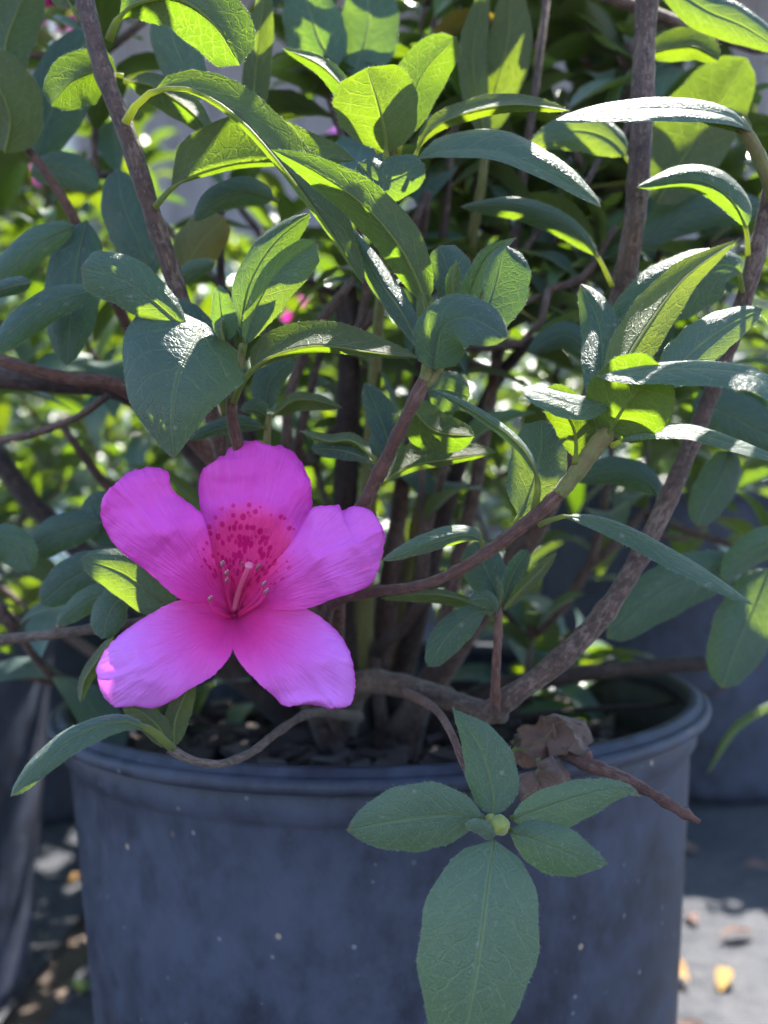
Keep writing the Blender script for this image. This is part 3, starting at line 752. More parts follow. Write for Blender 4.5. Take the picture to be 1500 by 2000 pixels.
L([(1198, 560, 30.6), (1160, 490, 30), (1090, 430, 29.6), (1000, 402, 29.4), (898, 404, 29.4)], 30, 20, .3, .4, (.2, .5, 1.05), False, 'leaf_teal')
L([(1238, 325, 30.6), (1190, 272, 31), (1120, 255, 31.4), (1035, 278, 31.8)], 42, 34, .2, .2, (.12, .5, .95), False, 'leaf')
L([(1280, 400, 32.4), (1340, 300, 32.6), (1400, 210, 32.8), (1458, 112, 33)], 88, 66, .3, .3, (.0, .5, .85), True)
L([(1262, 108, 31), (1310, 95, 30.8), (1360, 92, 30.6), (1404, 118, 30.6)], 38, 28, .5, .2, (.05, .5, .9), True)
L([(1290, -40, 30), (1380, 20, 29.6), (1450, 50, 29.4), (1530, 100, 29.4)], 40, 44, .3, .3, (.0, .5, 1), False, 'leaf_teal')
L([(1250, 480, 33), (1310, 430, 33), (1400, 405, 33), (1500, 410, 33)], 40, 40, .3, .3, (.0, .5, .9), False, 'leaf_teal')

# --- upper centre whorl
branch([(770, 260, 27.8, 14), (765, 320, 28, 18), (760, 400, 29, 20), (750, 520, 31, 20), (730, 760, 35, 26), (700, 1400, 44, 50)], 'green_stem', n=24)
L([(754, 312, 27.6), (752, 262, 27.2), (738, 200, 26.9), (716, 132, 26.8)], 86, 78, .2, .1, (.1, .62, .75), True, 'leaf', rib=.0010)
L([(778, 305, 27.9), (796, 220, 28), (828, 140, 28.1), (892, 72, 28)], 50, 48, .2, .3, (.15, .55, .9), True, 'leaf')
L([(760, 330, 28), (700, 318, 27.6), (745, 355, 27.2), (830, 322, 27)][1:], 44, 42, .2, .1, (.0, .52, .75), False, 'leaf')
L([(740, 300, 28), (690, 200, 27.6), (630, 130, 27.6), (552, 94, 27.6)], 22, 20, .4, .3, (.1, .5, 1), True, 'leaf_teal')
# --- upper left and left side
L([(545, 392, 29), (480, 374, 28.6), (420, 392, 28.4), (378, 432, 28.4)], 28, 30, .3, .3, (.06, .5, .95), False, 'leaf_teal')
L([(178, 566, 28.2), (100, 592, 28), (40, 632, 27.8), (-30, 700, 27.6)], 36, 30, .2, .4, (.0, .5, 1), False, 'leaf')
L([(168, 430, 30), (150, 520, 29.6), (138, 620, 29.4), (130, 714, 29.4)], 56, 58, .3, .3, (.03, .5, .95), False, 'leaf_teal')
L([(145, 440, 29.6), (80, 470, 29.2), (20, 520, 29), (-60, 590, 29)], 34, 32, .3, .3, (.0, .5, 1), False, 'leaf')
L([(60, 552, 28), (20, 560, 28), (-50, 580, 28)], 18, 18, .3, .3, (.0, .4, 1), False, 'leaf_teal')
L([(300, 540, 31), (270, 470, 31), (240, 400, 31.2), (230, 330, 31.5)], 48, 48, .3, .3, (.0, .5, .9), False, 'leaf_teal')
L([(350, 540, 32), (375, 500, 32), (400, 465, 32), (440, 425, 32)], 48, 44, .3, .3, (.0, .55, .85), False, 'leaf_yellow')
L([(330, 560, 30), (370, 530, 30), (420, 512, 30)], 18, 20, .3, .3, (.0, .5, .9), False, 'leaf')
L([(60, 340, 32), (110, 330, 31.6), (150, 340, 31.4), (190, 370, 31.4)], 36, 34, .3, .3, (.0, .5, .9), False, 'leaf')
L([(30, 160, 31), (10, 100, 31), (30, 30, 31), (70, -60, 31)], 50, 56, .3, .3, (.0, .5, .9), True, 'leaf_teal')
L([(70, 310, 33), (100, 220, 33), (140, 130, 33), (185, 60, 33)], 62, 66, .3, .3, (.0, .55, .85), False, 'leaf_teal')
L([(10, 300, 30.4), (20, 230, 30.2), (-10, 160, 30), (-60, 110, 30)], 40, 70, .3, .3, (.0, .5, .9), True, 'leaf')
L([(385, 200, 32), (360, 130, 32), (340, 80, 32), (320, 10, 32)], 46, 44, .3, .3, (.0, .55, .85), False, 'leaf')
L([(500, 260, 31.4), (496, 180, 31.2), (505, 90, 31), (520, -40, 31)], 26, 30, .2, .3, (.0, .5, 1), True, 'leaf')
L([(660, 130, 33), (630, 90, 33), (610, 40, 33), (590, -30, 33)], 60, 58, .2, .2, (.0, .5, .8), False, 'leaf')
L([(690, 150, 33.6), (710, 90, 33.8), (720, 30, 34), (715, -40, 34)], 56, 62, .2, .2, (.0, .5, .8), False, 'leaf')
L([(950, 260, 34), (965, 180, 34), (990, 90, 34), (1000, -30, 34)], 40, 50, .2, .2, (.0, .5, .9), True, 'leaf')
L([(950, 270, 33.6), (930, 180, 33.6), (925, 90, 33.6), (950, -20, 33.6)], 30, 26, .2, .2, (.0, .5, .9), True, 'leaf')
branch([(950, 240, 33.8, 14), (945, 330, 34.4, 18), (930, 420, 35.5, 20), (880, 700, 39, 30), (750, 1400, 44, 50)], 'green_stem', n=20)

# --- around and below the flower
L([(350, 1190, 27.6), (300, 1165, 27.2), (240, 1120, 27), (158, 1090, 27)], 44, 44, .1, .2, (.04, .48, .9), False, 'leaf')
L([(255, 1165, 28.2), (228, 1175, 28), (210, 1205, 27.9), (200, 1248, 27.9)], 36, 34, .2, .2, (.02, .5, .85), False, 'leaf')
L([(235, 1160, 28.6), (190, 1165, 28.6), (150, 1190, 28.6), (112, 1222, 28.6)], 24, 26, .2, .2, (.02, .5, .95), False, 'leaf')
L([(222, 1245, 27.6), (190, 1290, 27.3), (165, 1330, 27.2), (157, 1374, 27.2)], 16, 14, .5, .4, (.0, .5, 1), True)
L([(230, 1100, 30), (185, 1110, 30), (140, 1130, 30), (80, 1180, 30)], 40, 40, .2, .2, (.0, .5, .9), False, 'leaf_teal')
L([(-30, 1060, 30), (10, 1055, 30), (40, 1075, 30), (58, 1118, 30)], 34, 44, .2, .2, (.0, .5, .9), False, 'leaf')
L([(200, 1020, 31), (150, 1030, 31), (100, 1050, 31), (40, 1090, 31.4)], 36, 36, .2, .2, (.0, .5, .9), False, 'leaf_teal')
L([(220, 1060, 31.4), (190, 1010, 31.4), (210, 960, 31.6)], 34, 36, .2, .2, (.0, .5, .8), False, 'leaf_teal')
L([(338, 1466, 26.1), (300, 1432, 25.7), (240, 1408, 25.3), (150, 1436, 24.9), (80, 1488, 24.7), (20, 1556, 24.7)], 30, 20, -.1, .5, (.18, .58, .95), False, 'leaf', rib=.0011)
L([(338, 1462, 26.4), (342, 1410, 26.8), (358, 1365, 27.1), (380, 1322, 27.3)], 22, 26, .2, .2, (.04, .5, 1), True)
L([(334, 1464, 26.1), (310, 1420, 26.3), (275, 1390, 26.6), (238, 1378, 27)], 30, 22, .2, .2, (.04, .5, .9), True)
# --- hanging whorl in front of the pot
L([(964, 1596, 24), (958, 1530, 24.1), (935, 1455, 24.2), (884, 1384, 24.3)], 44, 58, .15, .15, (.02, .42, 1.35), False, 'leaf_pale', bulge=.06)
L([(998, 1600, 23.9), (1075, 1572, 23.6), (1165, 1545, 23.4), (1225, 1540, 23.4), (1250, 1556, 23.4)], 34, 52, .2, .1, (.02, .42, 1.3), False, 'leaf_pale', bulge=.06)
L([(994, 1622, 23.9), (1050, 1640, 23.6), (1115, 1668, 23.4), (1187, 1687, 23.3)], 48, 54, .1, .2, (.02, .5, 1.45), False, 'leaf_pale', bulge=.06)
L([(945, 1596, 23.9), (870, 1592, 23.6), (780, 1602, 23.4), (677, 1622, 23.3)], 66, 68, .15, .1, (.02, .54, 1.25), False, 'leaf_pale', bulge=.06)
L([(962, 1640, 23.6), (945, 1618, 23.4), (908, 1608, 23.3)], 15, 15, .1, .1, (.0, .5, .9), False, 'leaf_pale', bulge=.06)
L([(966, 1640, 23.8), (952, 1730, 23.2), (938, 1840, 22.8), (918, 1960, 22.6), (888, 2095, 22.8)], 114, 120, .25, .25, (.0, .50, 1.15), False, 'leaf_pale', bulge=.06, hairs=1.4)
# flower bud in the middle of the whorl
def bud(px, py, d, r, parent=AZ):
    c = P(px, py, d) - parent.location
    V, Fc = [], []; rings, seg = 14, 20
    ax = Vector((.1, -1, .25)).normalized(); e1 = ax.orthogonal().normalized(); e2 = ax.cross(e1)
    for i in range(rings + 1):
        t = i / rings; rr_ = r * max(.04, math.sin(math.pi * min(1, .18 + .82 * t)) ** .7)
        for s in range(seg):
            a = 2 * math.pi * s / seg
            V.append(c + ax * (r * 2.0 * (t - .5)) + (e1 * math.cos(a) + e2 * math.sin(a)) * rr_ * (1 + .05 * math.cos(5 * a)))
    for i in range(rings):
        for s in range(seg):
            a = i * seg + s; b = i * seg + (s + 1) % seg; Fc.append((a, b, b + seg, a + seg))
    Fc.append(tuple(rings * seg + s for s in range(seg)))
    return put('bud', mesh('bud', V, Fc, M['bud']), parent)
k = NT('bud_scales'); nzb = k.noise(k.obj(), 400, 2)
M['bud'] = k.finish(k.principled(Base_Color=k.mix(nzb, (.16, .20, .04), (.30, .30, .07)), Roughness=.45, Sheen_Weight=.3, Subsurface_Weight=.2, Subsurface_Radius=(.002, .002, .0005), Subsurface_Scale=1.0))
bud(977, 1612, 23.7, .0026)
bud(960, 1600, 24.0, .0016)

# --- leaves on the shaded right side
L([(1450, 1105, 33), (1370, 1120, 32.6), (1270, 1170, 32.4), (1186, 1248, 32.4)], 54, 50, .2, .3, (.0, .5, .9), False, 'leaf_teal')
L([(1500, 1110, 33.4), (1470, 1190, 33), (1435, 1270, 32.8), (1410, 1344, 32.8)], 60, 62, .2, .3, (.0, .5, .9), False, 'leaf_teal')
L([(1430, 880, 33), (1405, 940, 33), (1380, 985, 33), (1362, 1028, 33)], 38, 42, .2, .3, (.0, .5, .9), False, 'leaf_teal')
L([(1350, 790, 32), (1400, 800, 32), (1460, 830, 32), (1540, 870, 32)], 50, 60, .3, .3, (.0, .5, .8), False, 'leaf_teal')
L([(1560, 1060, 32), (1500, 1060, 32), (1450, 1090, 32), (1410, 1130, 32)], 28, 34, .3, .3, (.0, .5, .9), False, 'leaf')
L([(1290, 985, 31), (1270, 945, 31.4), (1200, 920, 31.6), (1120, 938, 31.8)], 28, 30, .3, .3, (.1, .5, .95), False, 'leaf_teal')
L([(1180, 720, 33), (1120, 660, 33), (1080, 660, 33), (1030, 690, 33)], 28, 28, .3, .3, (.0, .5, .95), False, 'leaf_teal')

# ------------------------------------------------------------------ the flower
FC = (458.0, 1198.0)
FW = P(FC[0], FC[1], 28.4)
def petal_mat():
    k = NT('azalea_petal'); uv = k.uv(); ang, rad, _ = k.sep(uv)
    at = k.n('ShaderNodeVertexColor', layer_name='mask'); br_, lav_sky, edge = k.n('ShaderNodeSeparateColor').outputs, None, None
    sc_ = k.n('ShaderNodeSeparateColor'); k.t.links.new(at.outputs['Color'], sc_.inputs[0])
    blotch, lav_sky, edge = sc_.outputs[0], sc_.outputs[1], sc_.outputs[2]
    nz = k.noise(k.vmath('MULTIPLY', uv, (40, 4, 1)), 1.0, 3, .6); nb = k.noise(k.obj(), 90, 3)
    c = k.mix(k.ramp(k.math('ADD', rad, k.math('MULTIPLY', k.math('SUBTRACT', nb, .5), .25)), .08, .75), (.93, .055, .42), (.86, .075, .62))
    c = k.mix(k.math('MULTIPLY', lav_sky, k.ramp(rad, .15, .9)), c, (.78, .25, .92))  # lower lobes: slight lavender of their own, plus sky light put into the colour
    c = k.mix(k.ramp(nz, .45, .75, 0, .30), c, (.86, .18, .74))
    c = k.mix(k.math('MULTIPLY', k.ramp(k.noise(k.vmath('MULTIPLY', uv, (75, 3, 1)), 1.0, 2, .6), .60, .68), .14), c, (.50, .03, .42))
    c = k.mix(k.math('MULTIPLY', edge, .6), c, (.55, .008, .42))
    # dark freckles of the upper lobes
    wv = k.vmath('ADD', k.vmath('MULTIPLY', uv, (11.0, 15.0, 1.0)), k.comb(k.math('MULTIPLY', nb, .5), 0.0, 0.0))
    sp = k.voro(wv, 1.25)
    sz = k.math('ADD', k.ramp(k.sep(sp.outputs['Color'])[0], 0, 1, .12, .36), k.math('MULTIPLY', blotch, .16))
    spot = k.ramp(k.math('SUBTRACT', sp.outputs['Distance'], sz), -.07, .05, 1, 0)
    haze_ = k.ramp(blotch, .10, .7, 0, .85)
    c = k.mix(haze_, c, (.96, .05, .27))
    spotf = k.math('MULTIPLY', spot, k.ramp(blotch, .10, .35))
    c = k.mix(k.math('MULTIPLY', spotf, .9), c, (.66, .002, .17))
    hgt = k.math('ADD', k.math('MULTIPLY', nz, .5), nb)
    nrm = k.bump(hgt, .8, .0014)
    pr = k.principled(Base_Color=c, Roughness=.5, Specular_IOR_Level=.22, Normal=nrm)
    tr = k.n('ShaderNodeBsdfTranslucent')
    k.set(tr.inputs[0], k.mix(.4, c, (.95, .03, .50))); k.set(tr.inputs[1], nrm)
    mx = k.n('ShaderNodeMixShader'); mx.inputs[0].default_value = .24
    k.t.links.new(pr, mx.inputs[1]); k.t.links.new(tr.outputs[0], mx.inputs[2])
    return k.finish(mx.outputs[0])
M['petal'] = petal_mat()
def fil_mat(name, c, t):
    k = NT(name)
    pr = k.principled(Base_Color=c, Roughness=.4); tr = k.n('ShaderNodeBsdfTranslucent'); tr.inputs[0].default_value = (*t, 1)
    mx = k.n('ShaderNodeMixShader'); mx.inputs[0].default_value = .35
    k.t.links.new(pr, mx.inputs[1]); k.t.links.new(tr.outputs[0], mx.inputs[2]); return k.finish(mx.outputs[0])
M['filament'] = fil_mat('filament', (.92, .07, .40), (.95, .05, .4))
M['pistil'] = fil_mat('pistil', (.90, .24, .46), (.98, .35, .5))
M['anther'] = simple('anther', (.36, .12, .17), .6)
M['pore'] = simple('anther_pore', (.75, .62, .60), .5)

def sstep(x, a, b):
    t = min(1, max(0, (x - a) / (b - a))); return t * t * (3 - 2 * t)

def petal_depth(px, py):
    r = math.hypot(px - FC[0], py - FC[1])
    return 28.5 - 3.1 * (1 - math.exp(-r / 105.0)) + .55 * sstep(r, 190, 330)

def build_petal(le, re, bias, lav_sky, blotch, seed, parent, n=64, m=24):
    rr = random.Random(seed)
    le = cr([(a, b, 0) for a, b in le], n); re = cr([(a, b, 0) for a, b in re], n)
    V, Fc, uv, col = [], [], [], []
    an0 = math.atan2(le[n][1] - FC[1], le[n][0] - FC[0])
    for i in range(n + 1):
        t = i / n
        for j in range(m + 1):
            f = j / m
            x = le[i][0] * (1 - f) + re[i][0] * f; y = le[i][1] * (1 - f) + re[i][1] * f
            # rounded end: bow the rows towards the tip
            e = abs(2 * f - 1)
            r = math.hypot(x - FC[0], y - FC[1])
            jag = 0
            if e > .99 or i >= n - 1: jag = 4.5 * noise.noise(Vector((x * .09, y * .09, seed))) + 3.6 * noise.noise(Vector((x * .23, y * .23, seed)))
            ux, uy = (x - FC[0]) / (r + 1), (y - FC[1]) / (r + 1)
            x += ux * jag * sstep(r, 60, 150); y += uy * jag * sstep(r, 60, 150)
            d = petal_depth(x, y) + bias * sstep(r, 40, 130)
            amp = sstep(r, 90, 200)
            d += amp * .42 * (e ** 2.4)
            d += amp * .15 * e * e * math.sin(t * 21 + seed * 1.3 + (2 if f > .5 else 0))
            d -= amp * .10 * math.exp(-((f - .5) / .05) ** 2)      # crease along the middle
            d += amp * (.24 * noise.noise(Vector((x * .016, y * .016, seed * 3.0))) + .07 * noise.noise(Vector((x * .05, y * .05, seed * 5.0))))
            V.append(P(x, y, d) - FW)
            an = an0 + (math.atan2(y - FC[1], x - FC[0]) - an0 + math.pi) % (2 * math.pi) - math.pi
            uv.append((an, r / 300.0))
            col.append((blotch(x, y), lav_sky, max(sstep(e, .90, 1.0), sstep(t, .93, 1.0)) * sstep(r, 120, 220)))
    c = m + 1
    for i in range(n):
        for j in range(m):
            a = i * c + j; Fc.append((a, a + 1, a + 1 + c, a + c))
    me = mesh('petal', V, Fc, M['petal'], uv)
    ca = me.color_attributes.new('mask', 'FLOAT_COLOR', 'POINT')
    ca.data.foreach_set('color', np.array([(a, b, e_, 1) for a, b, e_ in col], dtype=np.float32).ravel())
    return put('petal', me, parent)

# short corolla tube, calyx and stalk behind the lobes
tp = [P(FC[0] + a, FC[1] + b, d) - FW for a, b, d in ((0, 0, 28.0), (1, 1, 28.5), (3, 4, 29.2), (6, 10, 30.0), (10, 16, 30.8))]
V, Fc = tube_geo(tp, [.0062, .0052, .0036, .0028, .0023], 14, 0, 0, False)
flower = put('flower', mesh('flower', V, Fc, M['filament']), AZ, FW - AZ.location)
flower['label'] = 'open magenta azalea flower with freckled throat'
V, Fc = tube_geo([P(468, 1214, 30.6) - FW, P(480, 1230, 32) - FW, P(520, 1262, 34.2) - FW], [.0022, .0012, .0014], 8)
put('stalk', mesh('stalk', V, Fc, M['green_stem'], [(0, 0)] * len(V)), flower)

def bl_top(x, y):
    q = math.hypot((x - 490) / 118.0, (y - 1085) / 128.0); return max(0, 1 - q) * 1.6
def bl_side(x, y):
    q = math.hypot((x - 478) / 118.0, (y - 1085) / 100.0); return max(0, 1 - q) * 1.1
def bl_no(x, y): return 0.0
T_L = [(453, 1200), (416, 1130), (398, 1055), (392, 1000), (388, 960), (392, 925), (412, 903), (436, 891), (446, 877), (470, 864), (496, 859)]
T_R = [(466, 1200), (536, 1124), (580, 1072), (602, 1026), (610, 985), (607, 950), (598, 920), (582, 892), (560, 876), (530, 870), (500, 861)]
L_U = [(455, 1198), (428, 1125), (408, 1050), (396, 1006), (366, 980), (346, 966), (333, 948), (330, 925), (310, 914), (280, 914), (250, 924), (222, 948)]
L_D = [(454, 1206), (432, 1190), (400, 1178), (370, 1174), (345, 1166), (310, 1136), (280, 1110), (240, 1080), (214, 1050), (197, 1010), (199, 975), (214, 953)]
R_U = [(463, 1198), (520, 1118), (566, 1064), (590, 1024), (608, 994), (636, 987), (660, 988), (668, 998), (692, 988), (716, 993), (736, 1010), (748, 1034)]
R_D = [(463, 1207), (500, 1190), (528, 1190), (548, 1191), (600, 1188), (650, 1170), (700, 1154), (730, 1134), (743, 1100), (750, 1070), (751, 1052), (750, 1042)]
BL_U = [(452, 1199), (424, 1174), (392, 1166), (350, 1172), (302, 1194), (260, 1220), (225, 1248), (202, 1276), (190, 1298), (189, 1318)]
BL_D = [(458, 1208), (456, 1262), (440, 1295), (410, 1324), (372, 1345), (340, 1366), (300, 1383), (262, 1379), (226, 1381), (200, 1358), (190, 1326)]
BR_L = [(457, 1208), (454, 1262), (470, 1296), (500, 1330), (530, 1355), (560, 1381), (600, 1375), (640, 1383)]
BR_R = [(466, 1200), (520, 1172), (560, 1176), (602, 1190), (632, 1210), (662, 1236), (683, 1275), (692, 1310), (693, 1350), (684, 1378), (655, 1385)]
build_petal(T_L, T_R, .22, .05, bl_top, 1, flower)
build_petal(L_U, L_D, -.42, .15, bl_side, 2, flower)
build_petal(R_U, R_D, -.42, .45, bl_side, 3, flower)
build_petal(BL_U, BL_D, .20, 1.0, bl_no, 4, flower)
build_petal(BR_L, BR_R, .22, 1.0, bl_no, 5, flower)

def stamen(pts, w, anther=True, mat='filament', name='stamen', ang=None):
    st = cr(pts, 10); wp = [P(*a) - FW for a in st]
    rd = [w * .5 * .265 / F * (1 - .25 * i / 10) for i in range(11)]
    V, Fc = tube_geo(wp, rd, 8)
    o = put(name, mesh(name, V, Fc, M[mat]), flower)
    if anther:
        ax = (wp[-1] - wp[-3]).normalized(); c0 = wp[-1]
        for s in (-1, 1):
            e = ax.orthogonal().normalized() * s * .00035
            ap = [c0 + e - ax * .0002, c0 + e + ax * .0006, c0 + e + ax * .0015, c0 + e + ax * .0021]
            V, Fc = tube_geo(ap, [.0003, .0005, .0005, .0003], 8)
            n0 = len(Fc)
            V2, F2 = tube_geo([ap[-1] - ax * .0001, ap[-1] + ax * .00022], [.00015, .00009], 6)
            F2 = [tuple(q + len(V) for q in f_) for f_ in F2]
            # flower > stamen is already the third level, so the anther joins the stamen mesh
            me = o.data
            ov = [v.co.copy() for v in me.vertices]; of = [tuple(p.vertices) for p in me.polygons]; om = [p.material_index for p in me.polygons]
            b = len(ov)
            nv = ov + V + V2; nf = of + [tuple(q + b for q in f_) for f_ in Fc] + [tuple(q + b for q in f_) for f_ in F2]
            nm = om + [1] * len(Fc) + [2] * len(F2)
            o.data = mesh(name, nv, nf, [M[mat], M['anther'], M['pore']], None, nm)
    else:
        me = o.data; ov = [v.co.copy() for v in me.vertices]; of = [tuple(p.vertices) for p in me.polygons]
        ax = (wp[-1] - wp[-3]).normalized()
        V, Fc = tube_geo([wp[-1] - ax * .0006, wp[-1], wp[-1] + ax * .0005, wp[-1] + ax * .0007], [rd[-1], rd[-1] * 1.7, rd[-1] * 1.6, rd[-1] * .6], 10)
        b = len(ov); o.data = mesh(name, ov + V, of + [tuple(q + b for q in f_) for f_ in Fc], [M[mat]])
    return o
stamen([(457, 1192, 28.0), (468, 1150, 27.2), (486, 1105, 26.0)], 13, False, 'pistil', 'pistil')
stamen([(452, 1196, 28.1), (442, 1150, 27.2), (435, 1106, 26.4)], 7)
stamen([(455, 1196, 28.1), (446, 1160, 27.3), (443, 1122, 26.3)], 7)
stamen([(456, 1194, 28.2), (450, 1155, 27.4), (444, 1135, 26.6)], 7)
stamen([(460, 1194, 28.2), (470, 1150, 27.5), (474, 1105, 26.9)], 6)
stamen([(463, 1196, 28.1), (484, 1150, 27.3), (503, 1112, 26.8)], 6)
stamen([(464, 1200, 28.1), (490, 1180, 27.2), (508, 1160, 26.5), (514, 1144, 26.1)], 8)
stamen([(464, 1204, 28.1), (495, 1185, 27.0), (513, 1170, 26.3), (518, 1158, 26.0)], 8)
stamen([(452, 1206, 28.1), (430, 1199, 27.0), (414, 1188, 26.2), (411, 1172, 25.7)], 7)

def copy_tree(o, parent, name=None):
    c = o.copy(); COL.objects.link(c); c.parent = parent
    for ch in [x for x in bpy.data.objects if x.parent is o]: copy_tree(ch, c)
    return c

# ------------------------------------------------------------------ inner foliage of the flowering azalea, and leaves added for shade
B0 = AZ.location.copy()
def keep_main(p):
    w = p + B0
    if w.y < .305 or in_gap(w): return False
    px, py = 750 + w.x / w.y * F, 1000 - (w.z - CAMZ) / w.y * F
    if w.y < .34 and -100 < px < 1600 and py > 300: return False
    if py > 1010 and w.y < .42 and 380 < px < 1120: return False
    return True
def out_of_view(p):
    w = p + B0; return 1000 - (w.z - CAMZ) / w.y * F < -60 or not (-60 < 750 + w.x / w.y * F < 1560)
xt, xu = [], []
for (x, y, d) in SHADE:
    q = P(x, y, d)
    for t in (.13, .19, .25, .31, .38):
        xt.append(q + sd * (t + R.uniform(-.02, .02)) + Vector((R.uniform(-.012, .012), R.uniform(-.012, .012), R.uniform(-.012, .012))) - B0)
for (x, y, d) in ((1380, 200, 32.8), (1440, 130, 33), (1300, 330, 32.5), (1120, 260, 31), (970, 100, 34), (930, 100, 33.6), (1380, 60, 30), (1330, 90, 30.7), (1000, 210, 27.3), (1400, 20, 29.6), (440, 50, 26), (350, 30, 26), (140, 150, 27.6), (500, 90, 31),
                  (1000, 400, 29.5), (1090, 430, 29.6), (820, 100, 28), (640, 30, 33), (30, 60, 31), (60, 440, 29), (420, 390, 28.5), (980, 290, 26.6), (1330, 350, 27), (760, 170, 27), (560, 300, 26.7)):
    q = P(x, y, d)
    for t in (.10, .15, .20, .26):
        xu.append(q + sd * (t + R.uniform(-.02, .02)) + Vector((R.uniform(-.012, .012), R.uniform(-.012, .012), R.uniform(-.012, .012))) - B0)  # more tips added towards the sun to shade the upper leaves
st_, lv_ = gen_shrub(11, 130, (0, .05, .235), (.36, .27, .22), (6, 9), keep_main, (.036, .056), extra=xt)
sa_, la_ = gen_shrub(12, 190, (.05, .06, .47), (.38, .30, .18), (7, 10), lambda p: keep_main(p) and p.z > .26 and out_of_view(p), (.036, .056), extra=xu)  # unseen upper canopy, added outside the view to block sun
st_ += sa_; lv_ += la_
for pts, rd in st_:
    V, Fc = tube_geo(pts, rd, 6)
    put('stem', mesh('stem', V, Fc, M['bark'], tube_uv(pts, 6)), AZ)
nfront = len([o for o in bpy.data.objects if o.parent is AZ and o.name.startswith('leaf')])
def show(m4):
    w = B0 + m4.translation; px, py = 750 + w.x / w.y * F, 1000 - (w.z - CAMZ) / w.y * F
    return w.y + (0 if -80 < px < 1580 and -80 < py < 1450 else 10)
lv_.sort(key=lambda a: show(a[0]))
nobj = 300 - nfront
for i, (mt, kx) in enumerate(lv_[:nobj]): put('leaf', TPL_ME[kx] if i % 23 else TPL_Y, AZ, None, mt)
if lv_[nobj:]: leaf_mass('foliage', lv_[nobj:], AZ)

# ------------------------------------------------------------------ neighbouring azaleas
def shrub(loc, seed, label, ntips, centre, radii, n_obj, keep=None, lp=(6, 9)):
    root = empty('azalea_bush', loc)
    tag(root, label, 'bush', 'potted azalea bushes')
    st, lv = gen_shrub(seed, ntips, centre, radii, lp, keep)
    if n_obj:
        for pts, rd in st:
            V, Fc = tube_geo(pts, rd, 5); put('stem', mesh('stem', V, Fc, M['bark'], tube_uv(pts, 5)), root)
    else:
        VV, FF, UU = [], [], []
        for pts, rd in st:
            V, Fc = tube_geo(pts, rd, 5); b = len(VV); VV += V; FF += [tuple(q + b for q in f_) for f_ in Fc]; UU += tube_uv(pts, 5)
        tag(put('stems', mesh('stems', VV, FF, M['bark'], UU), root), kind='stuff').name = 'branchwork'
    def dist(m4):
        w = Vector(loc) + m4.translation; px = 750 + w.x / max(w.y, .1) * F
        return w.y + (0 if -80 < px < 1580 else 10)
    lv.sort(key=lambda a: dist(a[0]))
    for mt, kx in lv[:n_obj]: put('leaf', TPL_ME[kx], root, None, mt)
    if lv[n_obj:]: leaf_mass('foliage', lv[n_obj:], root)
    return root
s1 = shrub((-.395, .665, .235), 21, 'azalea bush in the sun-dappled pot at the left of the flowering one', 150, (0, .0, .28), (.27, .22, .30), 280)
GLIT = [(x, y, 0) for x, y in ((.205, .68), (.235, .80), (.255, .66), (.29, .74), (.21, .76), (.27, .88))]
def keep_right(p):
    w = p + Vector((.405, 1.27, .355))
    for q in GLIT:
        v = w - Vector(q)
        if (v - sd * v.dot(sd)).length < .04: return False
    return True
s2 = shrub((.405, 1.27, .355), 22, 'azalea bush in the larger pot behind the flowering one', 90, (.02, 0, .22), (.30, .24, .24), 240, keep_right)
s3 = shrub((-.04, 1.04, .235), 23, 'azalea bush directly behind the flowering one', 110, (0, 0, .24), (.27, .22, .26), 240)

def far_flower(root, loc, rot, s=1.0):
    c = copy_tree(flower, root); c.matrix_local = Matrix.Translation(loc) @ rot.to_4x4() @ Matrix.Scale(s, 4)
    if 'label' in c: del c['label']
    return c
def rel(root, px, py, d): return P(px, py, d) - root.location
E = lambda x, y, z: Matrix.Rotation(z, 3, 'Z') @ Matrix.Rotation(y, 3, 'Y') @ Matrix.Rotation(x, 3, 'X')
far_flower(s1, rel(s1, 105, 10, 58), E(.5, .3, .6), .8)
far_flower(s1, rel(s1, 0, 275, 56), E(-.4, .9, 1.6), .8)
far_flower(s3, rel(s3, 700, 272, 90), E(.3, .4, .4), .8)
far_flower(s3, rel(s3, 575, 615, 88), E(.9, .2, .2), .7)

# rows further back
VAR = None
rowspots = [(-.80, 1.25), (-.43, 1.14), (.78, 1.80), (.12, 1.75), (-.38, 1.62), (1.05, 1.15), (-.95, 1.95), (-.2, 2.4), (.45, 2.5), (1.1, 2.2), (-.7, 2.7), (.9, 3.1), (.1, 3.2)]
where = ['beyond the left-hand bush', 'between the left-hand bush and the one directly behind', 'beyond the larger pot', 'in the second row behind the pot', 'between the left-hand bush and the second row', 'at the far right of the larger pot',
         'at the left end of the third row', 'in the middle of the third row', 'right of the middle of the third row', 'at the right end of the third row', 'at the left end of the last row', 'at the right end of the last row', 'in the middle of the last row']
v1 = None
for i, (x, y) in enumerate(rowspots):
    lab = 'potted azalea bush ' + where[i]
    if i == 0:
        v1 = shrub((x, y, .235), 31, lab, 100, (0, 0, .24), (.27, .27, .25), 0, None, (7, 9))
    else:
        c = copy_tree(v1, None); c.location = (x, y, .235); c.rotation_euler = (0, 0, i * 1.7); c['label'] = lab
        s = .95 + .25 * R.random(); c.scale = (s, s, s)
    pot(Vector((x, y, 0)), .150, .27, 'black nursery pot of the ' + lab.replace('potted ', ''))

